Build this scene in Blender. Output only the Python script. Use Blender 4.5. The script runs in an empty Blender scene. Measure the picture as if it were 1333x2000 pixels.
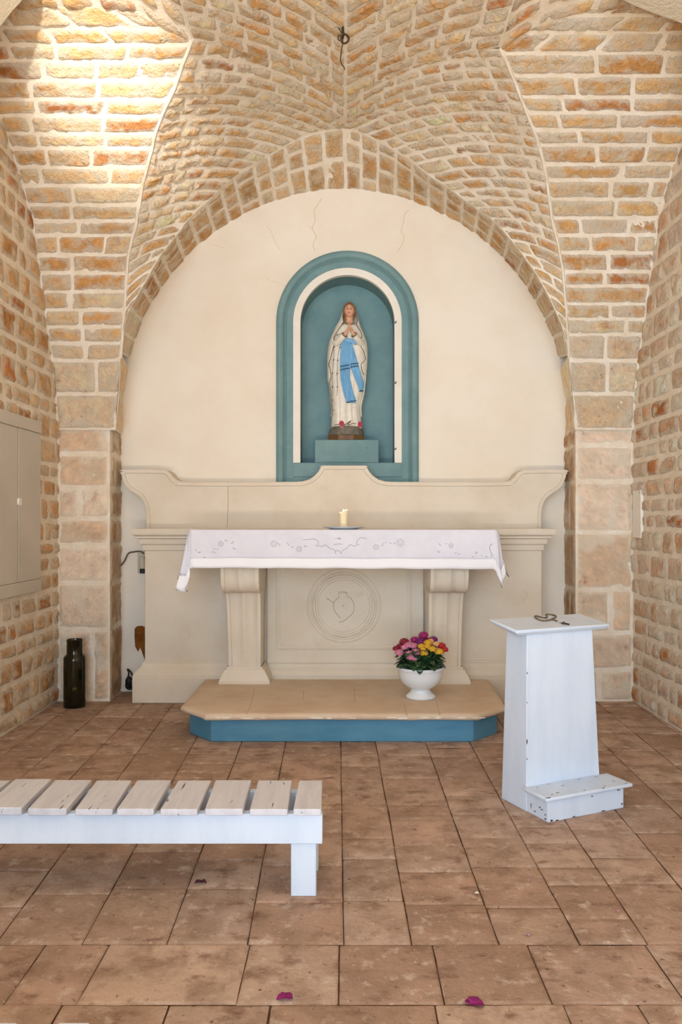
import bpy, bmesh, math, random
from mathutils import Vector, noise

random.seed(11)
R = random.Random(5)
PI = math.pi
scene = bpy.context.scene
col = scene.collection
FPX, EYE = 1556.0, 1.4


def W(px, py, Y):
    """world point at depth Y that was measured at (px, py)"""
    return Vector(((px - 675.0) * Y / FPX, Y, EYE - (py - 1015.0) * Y / FPX))


def lin(r, g, b):
    def f(c):
        c = c / 255.0
        return c / 12.92 if c <= 0.04045 else ((c + 0.055) / 1.055) ** 2.4
    return (f(r), f(g), f(b), 1.0)


def lerp(a, b, t):
    return a + (b - a) * t


def smooth(t):
    t = max(0.0, min(1.0, t))
    return t * t * (3 - 2 * t)


def table(tab, x):
    """piecewise smooth lookup in [(x, y), ...]"""
    if x <= tab[0][0]:
        return tab[0][1]
    for (x0, y0), (x1, y1) in zip(tab, tab[1:]):
        if x <= x1:
            return lerp(y0, y1, (x - x0) / (x1 - x0))
    return tab[-1][1]


class Curve3:
    """polyline by arc length, Catmull-Rom smoothed"""
    def __init__(self, pts, sub=8, closed=False):
        pts = [Vector(p) for p in pts]
        out = []
        n = len(pts)
        for i in range(n - 1):
            p0 = pts[max(i - 1, 0)]; p1 = pts[i]; p2 = pts[i + 1]; p3 = pts[min(i + 2, n - 1)]
            for k in range(sub):
                t = k / sub
                out.append(0.5 * ((2 * p1) + (p2 - p0) * t + (2 * p0 - 5 * p1 + 4 * p2 - p3) * t * t + (3 * p1 - p0 - 3 * p2 + p3) * t ** 3))
        out.append(pts[-1])
        self.p = out
        self.d = [0.0]
        for a, b in zip(out, out[1:]):
            self.d.append(self.d[-1] + (b - a).length)
        self.L = self.d[-1]

    def at(self, t):
        s = max(0.0, min(1.0, t)) * self.L
        lo, hi = 0, len(self.d) - 1
        while hi - lo > 1:
            m = (lo + hi) // 2
            if self.d[m] <= s:
                lo = m
            else:
                hi = m
        k = (s - self.d[lo]) / max(1e-9, self.d[hi] - self.d[lo])
        return self.p[lo].lerp(self.p[hi], k)


# ------------------------------------------------------------------ materials
def mat(name, c1, c2=None, scale=4.0, rough=0.7, bump=0.0, bscale=40.0, bdist=0.01, lo=0.35, hi=0.65, stretch=None,
        spots=None, sscale=30.0, sthr=0.7, vcol=False, metallic=0.0, spec=0.35, sstretch=None, detail=8.0, extra=None):
    m = bpy.data.materials.new(name)
    m.use_nodes = True
    nt = m.node_tree
    N, L = nt.nodes, nt.links
    bs = N['Principled BSDF']
    bs.inputs['Roughness'].default_value = rough
    bs.inputs['Metallic'].default_value = metallic
    bs.inputs['Specular IOR Level'].default_value = spec
    tc = N.new('ShaderNodeTexCoord')

    def mapped(st):
        if not st:
            return tc.outputs['Object']
        mp = N.new('ShaderNodeMapping')
        mp.inputs['Scale'].default_value = st
        L.new(tc.outputs['Object'], mp.inputs['Vector'])
        return mp.outputs['Vector']

    def noise_fac(sc, vec, lo_, hi_, det=8.0):
        n = N.new('ShaderNodeTexNoise')
        n.inputs['Scale'].default_value = sc
        n.inputs['Detail'].default_value = det
        n.inputs['Roughness'].default_value = 0.62
        L.new(vec, n.inputs['Vector'])
        r = N.new('ShaderNodeMapRange')
        r.inputs['From Min'].default_value = lo_
        r.inputs['From Max'].default_value = hi_
        L.new(n.outputs['Fac'], r.inputs['Value'])
        return r.outputs['Result']

    def mix(fac, a, b, mode='MIX'):
        x = N.new('ShaderNodeMix')
        x.data_type = 'RGBA'
        x.blend_type = mode
        if isinstance(fac, float):
            x.inputs[0].default_value = fac
        else:
            L.new(fac, x.inputs[0])
        for sock, v in ((6, a), (7, b)):
            if isinstance(v, tuple):
                x.inputs[sock].default_value = v
            else:
                L.new(v, x.inputs[sock])
        return x.outputs[2]

    if vcol:
        at = N.new('ShaderNodeAttribute')
        at.attribute_name = 'stone_color'
        c = at.outputs['Color']
        if c1:
            c = mix(1.0, c, c1, 'MULTIPLY')
    else:
        c = c1
    if c2:
        c = mix(noise_fac(scale, mapped(stretch), lo, hi, detail), c, c2)
    if extra:
        for (ec, es, elo, ehi, est) in extra:
            c = mix(noise_fac(es, mapped(est), elo, ehi), c, ec)
    if spots:
        c = mix(noise_fac(sscale, mapped(sstretch), sthr, sthr + 0.03), c, spots)
    if isinstance(c, tuple):
        bs.inputs['Base Color'].default_value = c
    else:
        L.new(c, bs.inputs['Base Color'])
    if bump > 0:
        n = N.new('ShaderNodeTexNoise')
        n.inputs['Scale'].default_value = bscale
        n.inputs['Detail'].default_value = 9.0
        n.inputs['Roughness'].default_value = 0.65
        L.new(mapped(stretch), n.inputs['Vector'])
        b = N.new('ShaderNodeBump')
        b.inputs['Strength'].default_value = bump
        b.inputs['Distance'].default_value = bdist
        L.new(n.outputs['Fac'], b.inputs['Height'])
        L.new(b.outputs['Normal'], bs.inputs['Normal'])
    return m


M = {}
M['mortar'] = mat('lime mortar', lin(240, 230, 214), lin(228, 211, 186), 9, .95, .6, 60, .012, spec=.1)
M['stone'] = mat('ochre limestone', None, lin(236, 220, 192), 9, .92, 1.0, 34, .04, .48, .66, vcol=True, spec=.12,
                 extra=[(lin(200, 136, 72), 5.0, .60, .80, None), (lin(172, 112, 62), 26.0, .63, .76, None)])
M['ashlar'] = mat('pale ashlar limestone', None, lin(226, 208, 180), 6, .93, .9, 45, .02, .45, .75, vcol=True, spec=.12,
                  extra=[(lin(168, 108, 66), 9.0, .62, .78, None), (lin(140, 92, 62), 45.0, .66, .78, None)])
M['tile'] = mat('stone floor tile', None, lin(152, 124, 103), 7, .68, .8, 34, .012, .44, .66, vcol=True, spec=.25,
                extra=[(lin(126, 93, 76), 9.0, .56, .70, (.8, 1.2, 1)), (lin(208, 188, 172), 13.0, .56, .72, None), (lin(98, 72, 54), 42.0, .62, .70, None), (lin(212, 196, 178), 60.0, .62, .72, None)])
M['grout'] = mat('dark floor joint', lin(92, 66, 46), lin(70, 50, 36), 20, .95, spec=.1)
M['plaster'] = mat('cream plaster', lin(240, 231, 216), lin(233, 221, 202), 1.6, .9, .12, 60, .004, .4, .7, spec=.15)
M['altar'] = mat('carved cream stone', lin(226, 215, 198), lin(216, 202, 180), 2.2, .8, .25, 90, .003, .4, .7, spec=.2,
                 extra=[(lin(204, 182, 150), 7.0, .64, .85, None)])
M['altar_line'] = mat('engraved stone line', lin(176, 156, 130), rough=.9, spec=.1)
M['blue'] = mat('teal blue paint', lin(120, 152, 154), lin(106, 140, 144), 4, .6, .25, 40, .004, .4, .65, spec=.3, spots=lin(84, 118, 130), sscale=22, sthr=.7)
M['riser'] = mat('blue step paint', lin(78, 134, 164), lin(92, 146, 172), 3, .6, .3, 30, .004, .4, .65, spec=.3, stretch=(1, 1, 3), spots=lin(196, 196, 190), sscale=26, sthr=.76)
M['white_band'] = mat('white painted band', lin(240, 236, 226), lin(230, 224, 212), 3, .7, spec=.2)
M['white_wood'] = mat('white painted wood', lin(208, 220, 235), lin(197, 210, 227), 3, .5, .12, 30, .003, .4, .7, spec=.35, stretch=(3, 3, .6),
                      spots=lin(70, 70, 74), sscale=24, sthr=.742)
M['slat'] = mat('worn white slat paint', lin(210, 210, 216), lin(196, 195, 202), 6, .6, .5, 26, .004, .4, .7, spec=.3, stretch=(5, .7, 5),
                spots=lin(78, 68, 62), sscale=9, sthr=.645, sstretch=(7, .6, 7))
M['chip'] = mat('bare dark wood', lin(60, 54, 52), rough=.9)
M['shutter'] = mat('dull white shutter paint', lin(204, 196, 184), lin(194, 186, 173), 2, .6, .06, 30, .003, spec=.3)
M['dark'] = mat('dark crack', lin(70, 58, 46), rough=.95, spec=.05)
M['joint'] = mat('old joint', lin(128, 104, 78), rough=.95, spec=.05)
M['crack'] = mat('hairline crack', lin(216, 198, 168), rough=.95, spec=.05)
M['rust'] = mat('bare rust coloured patch', lin(150, 92, 40), lin(112, 64, 26), 14, .9, .4, 50, .004, spec=.1)
M['slab'] = mat('worn step slab', lin(218, 198, 174), lin(204, 178, 150), 3.5, .7, .5, 30, .008, .4, .7, spec=.25,
                extra=[(lin(226, 214, 196), 16.0, .66, .8, None)])
M['cloth'] = mat('white linen', lin(228, 228, 237), lin(221, 221, 231), 8, .9, .08, 300, .001, spec=.1)
M['hem'] = mat('white linen hem', lin(246, 246, 250), rough=.9, spec=.1)
M['thread'] = mat('dark cutwork thread', lin(92, 88, 86), rough=.9)  # dark grey colour of the cutwork embroidery
M['wax'] = mat('candle wax', lin(244, 228, 190), rough=.5, spec=.3)
M['porcelain'] = mat('glazed white china', lin(226, 230, 232), rough=.12, spec=.5)
M['leaf'] = mat('dark glossy leaf', lin(34, 62, 38), lin(54, 86, 48), 22, .35, .1, 30, .003, spec=.5)
M['leaf_light'] = mat('light leaf', lin(120, 140, 80), rough=.4)
M['metal'] = mat('dull bronze wire', lin(96, 80, 58), lin(70, 54, 38), 60, .5, metallic=.6)
M['bead'] = mat('brown bead', lin(132, 110, 80), lin(92, 74, 54), 90, .5)
M['blackm'] = mat('dark cross metal', lin(46, 48, 50), rough=.4, metallic=.4)
M['silver'] = mat('silver link', lin(210, 210, 210), rough=.3, metallic=.8)
M['white_stat'] = mat('off white statue paint', lin(238, 234, 222), lin(226, 218, 202), 18, .5, spec=.3)
M['skin'] = mat('painted skin', lin(226, 176, 146), lin(214, 158, 126), 30, .5, spec=.3)
M['lip'] = mat('painted lip', lin(190, 96, 86), rough=.5)
M['eye'] = mat('painted eye', lin(60, 48, 40), rough=.5)
M['hair'] = mat('painted brown hair', lin(140, 96, 62), lin(118, 78, 50), 40, .6)
M['sash'] = mat('painted light blue sash', lin(140, 192, 226), lin(116, 172, 214), 40, .5, stretch=(4, 1, .6), spec=.3)
M['gold'] = mat('painted dark gold edge', lin(112, 88, 50), rough=.5, spec=.3)
M['stripe'] = mat('painted dark sash stripe', lin(52, 56, 62), rough=.5)
M['rock'] = mat('painted grey rock', lin(128, 122, 112), lin(96, 92, 80), 30, .8, .6, 60, .006)
M['moss'] = mat('painted green ground', lin(92, 100, 74), rough=.8)
M['plinth'] = mat('brown plinth', lin(122, 92, 54), lin(96, 68, 40), 30, .5)
M['rose'] = mat('painted rose', lin(196, 72, 98), rough=.5)
M['white_plastic'] = mat('beige plastic', lin(200, 190, 168), rough=.4)
M['cable'] = mat('brown cable', lin(92, 72, 58), rough=.6)
M['black'] = mat('black plastic', lin(22, 22, 24), rough=.5)
M['petal'] = mat('magenta bract', lin(150, 34, 110), lin(110, 22, 84), 60, .7)
M['petal_dry'] = mat('dried purple bract', lin(86, 48, 58), rough=.9)
M['petal_pale'] = mat('faded lilac bract', lin(190, 140, 160), rough=.8)
for nm, c1, c2 in (('fl_magenta', (176, 40, 112), (140, 26, 90)), ('fl_purple', (136, 36, 116), (110, 28, 96)), ('fl_crimson', (158, 34, 58), (120, 22, 42)),
                   ('fl_pink', (224, 150, 172), (204, 112, 142)), ('fl_yellow', (236, 190, 60), (220, 160, 40)), ('fl_peach', (240, 190, 130), (226, 160, 100)),
                   ('fl_red', (206, 44, 42), (170, 28, 34))):
    M[nm] = mat(nm.replace('fl_', '') + ' petals', lin(*c1), lin(*c2), 70, .6)
g = bpy.data.materials.new('dark green glass')
g.use_nodes = True
b = g.node_tree.nodes['Principled BSDF']
b.inputs['Base Color'].default_value = lin(72, 66, 26)
b.inputs['Roughness'].default_value = .02
b.inputs['Transmission Weight'].default_value = .92
b.inputs['IOR'].default_value = 1.5
M['glass'] = g
fm = bpy.data.materials.new('flame')
fm.use_nodes = True
b = fm.node_tree.nodes['Principled BSDF']
b.inputs['Base Color'].default_value = lin(255, 220, 140)
b.inputs['Emission Color'].default_value = lin(255, 214, 130)
b.inputs['Emission Strength'].default_value = 6
M['flame'] = fm


# ------------------------------------------------------------------ mesh builder
class MB:
    def __init__(self):
        self.v, self.f, self.m, self.c = [], [], [], []

    def vert(self, p, c=(1, 1, 1, 1)):
        self.v.append(tuple(p)); self.c.append(c)
        return len(self.v) - 1

    def face(self, idx, m=0):
        self.f.append(tuple(idx)); self.m.append(m)

    def grid(self, pts, m=0, cols=None, close_u=False, close_v=False, flip=False):
        """pts[j][i]"""
        nj, ni = len(pts), len(pts[0])
        base = len(self.v)
        for j in range(nj):
            for i in range(ni):
                self.vert(pts[j][i], cols[j][i] if cols else (1, 1, 1, 1))
        for j in range(nj - (0 if close_v else 1)):
            for i in range(ni - (0 if close_u else 1)):
                a = base + j * ni + i
                b_ = base + j * ni + (i + 1) % ni
                c_ = base + ((j + 1) % nj) * ni + (i + 1) % ni
                d = base + ((j + 1) % nj) * ni + i
                self.face((a, d, c_, b_) if flip else (a, b_, c_, d), m)
        return base

    def box(self, x0, x1, y0, y1, z0, z1, m=0):
        b0 = len(self.v)
        for z in (z0, z1):
            for x, y in ((x0, y0), (x1, y0), (x1, y1), (x0, y1)):
                self.vert((x, y, z))
        for q in ((0, 3, 2, 1), (4, 5, 6, 7), (0, 1, 5, 4), (1, 2, 6, 5), (2, 3, 7, 6), (3, 0, 4, 7)):
            self.face([b0 + i for i in q], m)

    def hexa(self, bot, top, m=0):
        """bot/top: 4 points counter-clockwise seen from above"""
        b0 = len(self.v)
        for p in list(bot) + list(top):
            self.vert(p)
        for q in ((0, 3, 2, 1), (4, 5, 6, 7), (0, 1, 5, 4), (1, 2, 6, 5), (2, 3, 7, 6), (3, 0, 4, 7)):
            self.face([b0 + i for i in q], m)

    def prism(self, poly, f0, f1, m=0):
        """poly: list of 2d points, f0/f1 map a 2d point to 3d"""
        n = len(poly)
        b0 = len(self.v)
        for p in poly:
            self.vert(f0(p))
        for p in poly:
            self.vert(f1(p))
        self.face([b0 + i for i in range(n)][::-1], m)
        self.face([b0 + n + i for i in range(n)], m)
        for i in range(n):
            j = (i + 1) % n
            self.face((b0 + i, b0 + j, b0 + n + j, b0 + n + i), m)

    def tube(self, pts, r, n=8, m=0, cap=True):
        pts = [Vector(p) for p in pts]
        rings = []
        up = Vector((0, 0, 1))
        prev = None
        for i, p in enumerate(pts):
            t = (pts[min(i + 1, len(pts) - 1)] - pts[max(i - 1, 0)])
            if t.length < 1e-9:
                t = Vector((0, 0, 1))
            t.normalize()
            if prev is None:
                a = t.cross(up)
                if a.length < .05:
                    a = t.cross(Vector((1, 0, 0)))
            else:
                a = prev - t * prev.dot(t)
            a.normalize()
            prev = a
            bb = t.cross(a)
            rr = r[i] if isinstance(r, (list, tuple)) else r
            rings.append([p + a * (rr * math.cos(2 * PI * k / n)) + bb * (rr * math.sin(2 * PI * k / n)) for k in range(n)])
        base = self.grid(rings, m, close_u=True)
        if cap:
            self.face([base + k for k in range(n)][::-1], m)
            e = base + (len(rings) - 1) * n
            self.face([e + k for k in range(n)], m)

    def lathe(self, prof, cx, cy, n=32, m=0, cap=True):
        rings = [[(cx + r * math.cos(2 * PI * k / n), cy + r * math.sin(2 * PI * k / n), z) for k in range(n)] for r, z in prof]
        base = self.grid(rings, m, close_u=True)
        if cap:
            self.face([base + k for k in range(n)][::-1], m)
            e = base + (len(rings) - 1) * n
            self.face([e + k for k in range(n)], m)

    def ball(self, c, rx, ry=None, rz=None, n=12, k=8, m=0):
        ry = ry or rx; rz = rz or rx
        rings = []
        for j in range(1, k):
            ph = -PI / 2 + PI * j / k
            rings.append([(c[0] + rx * math.cos(ph) * math.cos(2 * PI * i / n), c[1] + ry * math.cos(ph) * math.sin(2 * PI * i / n), c[2] + rz * math.sin(ph)) for i in range(n)])
        base = self.grid(rings, m, close_u=True)
        s = self.vert((c[0], c[1], c[2] - rz)); t = self.vert((c[0], c[1], c[2] + rz))
        e = base + (k - 2) * n
        for i in range(n):
            self.face((s, base + (i + 1) % n, base + i), m)
            self.face((t, e + i, e + (i + 1) % n), m)

    def build(self, name, mats, parent=None, smooth_ang=40, bevel=0.0, solidify=0.0, origin=None, sub=0):
        me = bpy.data.meshes.new(name)
        o3 = Vector(origin) if origin else (Vector(parent['_o']) if parent is not None and '_o' in parent else Vector((0, 0, 0)))
        me.from_pydata([tuple(Vector(p) - o3) for p in self.v], [], self.f)
        for mm in (mats if isinstance(mats, (list, tuple)) else [mats]):
            me.materials.append(mm)
        me.polygons.foreach_set('material_index', self.m)
        ca = me.color_attributes.new('stone_color', 'FLOAT_COLOR', 'POINT')
        ca.data.foreach_set('color', [x for c in self.c for x in c])
        me.update()
        if smooth_ang:
            me.polygons.foreach_set('use_smooth', [True] * len(me.polygons))
            try:
                me.set_sharp_from_angle(angle=math.radians(smooth_ang))
            except Exception:
                pass
        o = bpy.data.objects.new(name, me)
        col.objects.link(o)
        o['_o'] = tuple(o3)
        if parent is not None:
            o.parent = parent
        else:
            o.location = o3
        if solidify:
            s = o.modifiers.new('thick', 'SOLIDIFY'); s.thickness = solidify; s.offset = 0
        if bevel:
            bv = o.modifiers.new('edge', 'BEVEL'); bv.width = bevel; bv.segments = 2; bv.limit_method = 'ANGLE'; bv.angle_limit = math.radians(35)
        if sub:
            sm = o.modifiers.new('smooth', 'SUBSURF'); sm.levels = sub; sm.render_levels = sub
        return o


def thing(name, label, cat, loc, group=None):
    o = bpy.data.objects.new(name, None)
    col.objects.link(o)
    o.location = loc
    o.empty_display_size = .1
    o['_o'] = tuple(loc)
    o['label'] = label; o['category'] = cat
    if group:
        o['group'] = group
    return o


def tag(o, label, cat, group=None):
    o['label'] = label; o['category'] = cat
    if group:
        o['group'] = group
    return o


def chip(mb, c, du, dv, n, ra, rb, th=.0006):
    k = 9
    lo_, hi_ = [], []
    for q in range(k):
        t = 2 * PI * q / k
        r = R.uniform(.45, 1.15)
        p = Vector(c) + Vector(du) * (ra * r * math.cos(t)) + Vector(dv) * (rb * r * math.sin(t))
        lo_.append(p - Vector(n) * .001); hi_.append(p + Vector(n) * th)
    b0 = len(mb.v)
    for p in lo_ + hi_:
        mb.vert(p)
    mb.face([b0 + k + q for q in range(k)])
    for q in range(k):
        mb.face((b0 + q, b0 + (q + 1) % k, b0 + k + (q + 1) % k, b0 + k + q))


def struct(o):
    o['kind'] = 'structure'
    return o


# ------------------------------------------------------------------ masonry
OCHRE = [(232, 200, 148), (228, 190, 134), (236, 208, 162), (222, 180, 120), (240, 218, 178), (230, 194, 140), (226, 188, 138), (218, 168, 106)]
DARK = [(196, 134, 80), (186, 122, 70), (204, 146, 92)]
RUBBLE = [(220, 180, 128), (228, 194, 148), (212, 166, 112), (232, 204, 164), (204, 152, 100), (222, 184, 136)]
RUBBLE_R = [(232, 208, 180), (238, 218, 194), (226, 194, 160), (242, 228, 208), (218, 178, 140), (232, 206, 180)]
ASH = [(222, 206, 184), (214, 195, 170), (226, 211, 190), (210, 188, 160)]
PALE = [(236, 218, 186), (230, 208, 172)]


MORT = lin(240, 228, 208)


def pick(pal, dark=.07):
    c = R.choice(DARK) if R.random() < dark else R.choice(pal)
    k = R.uniform(.95, 1.04)
    c = lin(*[min(255, x * k) for x in c])
    return (min(1, c[0] * 1.08), c[1] * .985, c[2] * .95, 1)


def masonry(mb, P, vs, wid, length, split, h=.012, rough=.006, joint=.014, pal=OCHRE, dark=.07, flip=False, cell=.022, base_n=(24, 40), seed=0, colfn=None, base=True, sink=.006, edge=.028):
    """P(u,v) 0..1; vs course boundaries in 0..1; wid(v) metres across; length metres along v; split(i, w) -> list of u cuts"""
    eps = 1e-3

    def nrm(u, v):
        u0, u1 = max(0, u - eps), min(1, u + eps); v0, v1 = max(0, v - eps), min(1, v + eps)
        n = (P(u1, v) - P(u0, v)).cross(P(u, v1) - P(u, v0))
        n.normalize()
        return -n if flip else n
    if base:
        nu, nv = base_n
        pts = []
        for j in range(nv + 1):
            row = []
            for i in range(nu + 1):
                u, v = i / nu, j / nv
                p = P(u, v)
                row.append(p + nrm(u, v) * (.004 * noise.noise(p * 9.0)))
            pts.append(row)
        mb.grid(pts, 0, flip=flip)
    for ci, (va, vb) in enumerate(zip(vs, vs[1:])):
        vm = (va + vb) / 2
        wm = max(wid(vm), 1e-4)
        cuts = split(ci, wm)
        for ua, ub in zip(cuts, cuts[1:]):
            w_m, h_m = (ub - ua) * wm, (vb - va) * length
            if w_m < .03 or h_m < .025:
                continue
            ju, jv = joint / wm / 2 * R.uniform(.6, 1.5), joint / length / 2 * R.uniform(.6, 1.4)
            a0, a1, b0, b1 = ua + ju, ub - ju, va + jv, vb - jv
            if a1 <= a0 or b1 <= b0:
                continue
            w_m, h_m = (a1 - a0) * wm, (b1 - b0) * length
            nx, ny = max(4, int(w_m / cell)), max(4, int(h_m / cell) + 1)
            c = colfn(ci, ua, ub, vm) if colfn else pick(pal, dark)
            hh = h * R.uniform(.7, 1.3)
            sx, sy = R.uniform(-.5, .5), R.uniform(-.5, .5)
            off = Vector((R.uniform(0, 90), R.uniform(0, 90), R.uniform(0, 90)))
            dk = R.uniform(-.1, .12)
            pts, cols = [], []
            for j in range(ny + 1):
                tj = j / ny
                row, crow = [], []
                for i in range(nx + 1):
                    ti = i / nx
                    u, v = lerp(a0, a1, ti), lerp(b0, b1, tj)
                    p = P(u, v)
                    d = min(min(ti, 1 - ti) * w_m, min(tj, 1 - tj) * h_m)
                    nz = noise.noise(p * 11.0 + off)
                    nz2 = noise.noise(p * 32.0 + off)
                    nz3 = noise.noise(p * 70.0 + off)
                    e = smooth((d + edge * (.55 * nz2 + .35 * nz) * (1 if d > 1e-6 else 0)) / edge)
                    z = -sink + (hh + sink) * e + rough * nz * (0.4 + e) + rough * (.9 * nz2 + .6 * nz3) * (.3 + .7 * e)
                    z += hh * .4 * ((ti - .5) * sx + (tj - .5) * sy) * e
                    row.append(p + nrm(u, v) * z)
                    k = 1 + .22 * nz + .20 * nz2 + .18 * nz3 + dk + .05
                    sm = smooth((d - .010 + .022 * nz + .020 * nz2 + .012 * nz3) / .022) * (1 - .8 * smooth((noise.noise(p * 6.0 + off) - .22) / .25))
                    crow.append(tuple(lerp(MORT[q] * (1 + .06 * nz2), min(1, c[q] * k), .12 + .88 * sm) for q in range(3)) + (1,))
                pts.append(row); cols.append(crow)
            mb.grid(pts, 1, cols, flip=flip)


def rand_courses(length, lo, hi):
    v, out = 0.0, [0.0]
    while v < length - lo:
        v += R.uniform(lo, hi)
        out.append(min(v, length))
    if length - out[-1] > 1e-6:
        out.append(length)
    if out[-1] - out[-2] < lo * .6:
        out.pop(-2)
    return [x / length for x in out]


def rand_split(lo, hi):
    def f(i, w):
        u = 0.0
        out = [0.0]
        first = True
        while True:
            step = R.uniform(lo, hi) * (R.uniform(.4, 1) if first else 1)
            first = False
            u += step
            if u > w - lo * .6:
                break
            out.append(u / w)
        out.append(1.0)
        return out
    return f


XW = 2.22           # side walls
YP = 6.14           # pier face
YB = 6.5            # plaster wall
# profile of the corner fans: depth as a function of measured height
FANY = [(-10, 4.45), (35, 4.58), (75, 4.70), (150, 4.90), (235, 5.12), (330, 5.38), (430, 5.62), (520, 5.75), (600, 5.86), (700, 6.0), (770, 6.08), (840, 6.12)]


def fany(py):
    return table(FANY, py)


def fan(side, gro):
    """corner fan; gro: list of (py, px) of the groin"""
    pys = [840, 770, 700, 650, 600, 560, 520, 475, 430, 380, 330, 282, 235, 192, 150, 112, 75]
    if side < 0:
        pys += [45, 4]
    else:
        pys += [50, 4]
    prof = Curve3([(0, fany(py), W(675, py, fany(py)).z) for py in pys], 6)
    gx = [(W(675, py, fany(py)).z, W(px, py, fany(py)).x) for py, px in gro]
    gx.sort()

    def P(u, v):
        p = prof.at(v)
        return Vector((lerp(side * XW, table(gx, p.z), u), p.y, p.z))

    def wid(v):
        p = prof.at(v)
        return abs(table(gx, p.z) - side * XW)
    return P, wid, prof


GL = [(840, 226), (700, 236), (650, 240), (600, 244), (500, 251), (430, 268), (370, 277), (300, 295), (260, 304), (210, 324), (165, 344), (120, 360), (78, 375), (40, 310), (10, 250)]
GR = [(840, 1124), (700, 1112), (610, 1107), (531, 1100), (468, 1089), (435, 1080), (350, 1068), (280, 1052), (215, 1027), (150, 1002), (95, 977), (55, 1027), (17, 1117)]
SL = W(375, 78, fany(78)); SR = W(977, 92, fany(92))

# front edge of the altar arch
AL = [(236, 690), (240, 652), (252, 608), (270, 576), (288, 545), (312, 502), (345, 460), (370, 427), (402, 397), (450, 352), (500, 319), (550, 288), (600, 264), (640, 253), (675, 250)]
AR = [(1111, 694), (1103, 652), (1082, 600), (1058, 553), (1032, 513), (1003, 474), (965, 432), (917, 398), (880, 370), (832, 338), (797, 310), (762, 287), (722, 266), (690, 253), (675, 250)]


def ay(px, py):
    y = fany(py) if py > 560 else table([(250, 6.06), (400, 6.0), (560, 5.81)], py)
    return y


def arch_curve(tab):
    return [W(px, py, ay(px, py)) for px, py in tab]


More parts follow.
